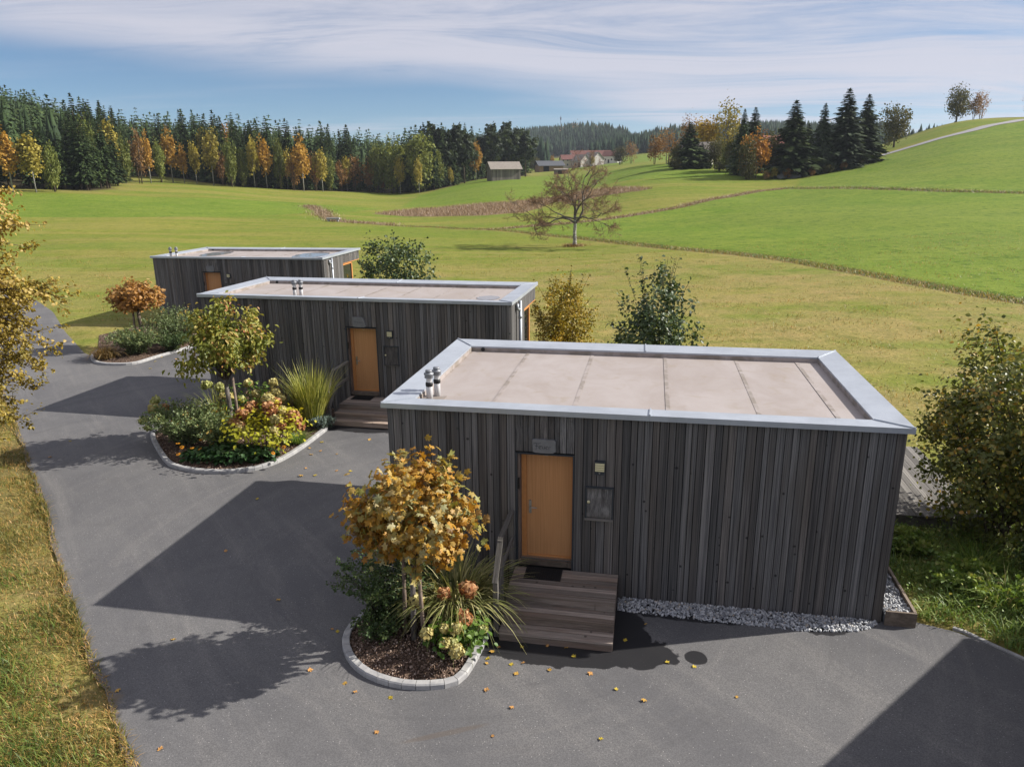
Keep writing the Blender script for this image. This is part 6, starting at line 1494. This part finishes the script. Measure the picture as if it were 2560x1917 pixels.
house('open_shed', 'small open shed below the machine shed', 'shed', 23.5, 352, .05, 6.2, 3.2, 1.9, .4, M_OLDW, M_OLDR, [], (0, 3.0, 1.5), 'village buildings', .3)
house('white_house', 'white house with pale red roof hidden behind the hillside spruces', 'house', 76, 214, .2, 12, 9, 4.2, 3.6, M_WHITE, plain('pale_red_tile', (.22, .085, .065), .85), [(-4, 1.2, 1.1, 1.3), (-1, 1.2, 1.1, 1.3), (3, 1.2, 1.1, 1.3)], None, None)
house('white_house', 'white house glimpsed between the golden tree and the dark spruce', 'house', 52.5, 214, -.3, 8, 7, 3.2, 2.8, M_WHITE, M_OLDR, [(-2, 1.2, 1.0, 1.2), (1.5, 1.2, 1.0, 1.2)], None, None)
for x, y, h, kd, lb in [(57.5, 400, 9, 'olive', 'dark leafy tree in front of the village'), (62.5, 395, 11, 'airy', 'open crowned tree in front of the village'), (26, 475, 8, 'orange', 'small orange tree left of the farmhouse'), (14, 430, 8, 'olive', 'bush behind the machine shed'), (47, 435, 6, 'yellow', 'small yellow tree before the barns')]:
    btree(kd, x, y, h, lb, 'village trees', 1.1)
ms = empty('radio_mast', (85, 1290, gz(85, 1290)), 0, 'thin radio mast on the distant wooded hill', 'mast'); MB().tube([(0, 0, 0), (0, 0, 36)], [.55, .4], 6).build('pole', M_GREYM, ms); MB().box(-1.0, 1.0, -1.0, 1.0, 30, 34).build('antenna', M_GREYM, ms)
# small trough in the far meadow
tr_ = empty('water_trough', (-27.3, 115.5, gz(-27.3, 115.5)), 0, 'small pale trough in the far meadow', 'trough'); MB().box(-1.0, 1.0, -.35, .35, .35, .6).build('basin', M_KERB, tr_)
for dx in (-.7, .7): MB().box(dx - .12, dx + .12, -.3, .3, 0, .35).build('leg', M_KERB, tr_)

# distant wooded hills: one mass each
rg = np.random.default_rng(303)
def far_wood(name, label, n, ylo, yhi, ulo, uhi, h, cond=None, mat=M_FAR):
    y = np.sqrt(rg.uniform(ylo ** 2, yhi ** 2, n)); x = rg.uniform(ulo, uhi, n) * y
    if cond is not None: k_ = cond(x, y); x, y = x[k_], y[k_]
    P = np.stack([x, y, ground(x, y) - .5], 1); H = rg.uniform(.5, 1.2, len(P)) * h
    V, T, A = cone_trees(P, H, H * rg.uniform(.15, .27, len(P)), rg, 3, 4); return tag(link(name, mesh_np(name, V, T, mat, A)), label, 'forest', kind='stuff')
wobx = lambda x, y: 60 * np.sin(x * .018) + 30 * np.sin(x * .05 + 1)
far_wood('hill_forest', 'dark spruce forest covering the distant hills', 17000, 620, 1700, -.06, .50, 16, lambda x, y: (y > 830 + wobx(x, y)) | ((y > 640 + .5 * wobx(x, y)) & ((x / y < .028) | (x / y > .115))))
far_wood('valley_wood', 'dark wood behind the village', 1100, 590, 720, .105, .40, 15, lambda x, y: y > 590 + .4 * wobx(x, y))
far_wood('valley_wood', 'narrow wood left of the village below the hill', 260, 520, 760, -.01, .05, 18)
far_wood('ridge_wood', 'far wood behind the right hilltop', 260, 430, 520, .47, .56, 12)
y = rg.uniform(860, 1500, 150); x = rg.uniform(-.02, .5, 150) * y; P = np.stack([x, y, ground(x, y) + 9], 1)
idx = np.repeat(np.arange(45), 130); PP = P[idx] + rg.normal(size=(5850, 3)) * np.array([2.6, 2.6, 3.0]); V, T, A = leaf_arrays(PP, unit(rg.normal(size=PP.shape)), unit(rg.normal(size=PP.shape)), rg.uniform(.7, 1.5, 5850), T_CARD, rg.random(5850))
tag(link('hill_broadleaves', mesh_np('hill_broadleaves', V, T, M_ARU, A)), 'scattered rust coloured trees in the distant forest', 'forest', kind='stuff')

# ------------------------------------------------------------------ air
hz = MB().box(-4400, 4400, -70, 2700, -4, 160).build('haze', None); tag(hz, kind='stuff')
m = bpy.data.materials.new('haze_air'); m.use_nodes = True; t = m.node_tree; t.nodes.clear()
pvn = N(t, 'ShaderNodeVolumePrincipled'); pvn.inputs['Color'].default_value = (.80, .88, 1, 1); pvn.inputs['Density'].default_value = .00011; pvn.inputs['Anisotropy'].default_value = .2
N(t, 'ShaderNodeOutputMaterial', Volume=pvn.outputs[0]); hz.data.materials.append(m)
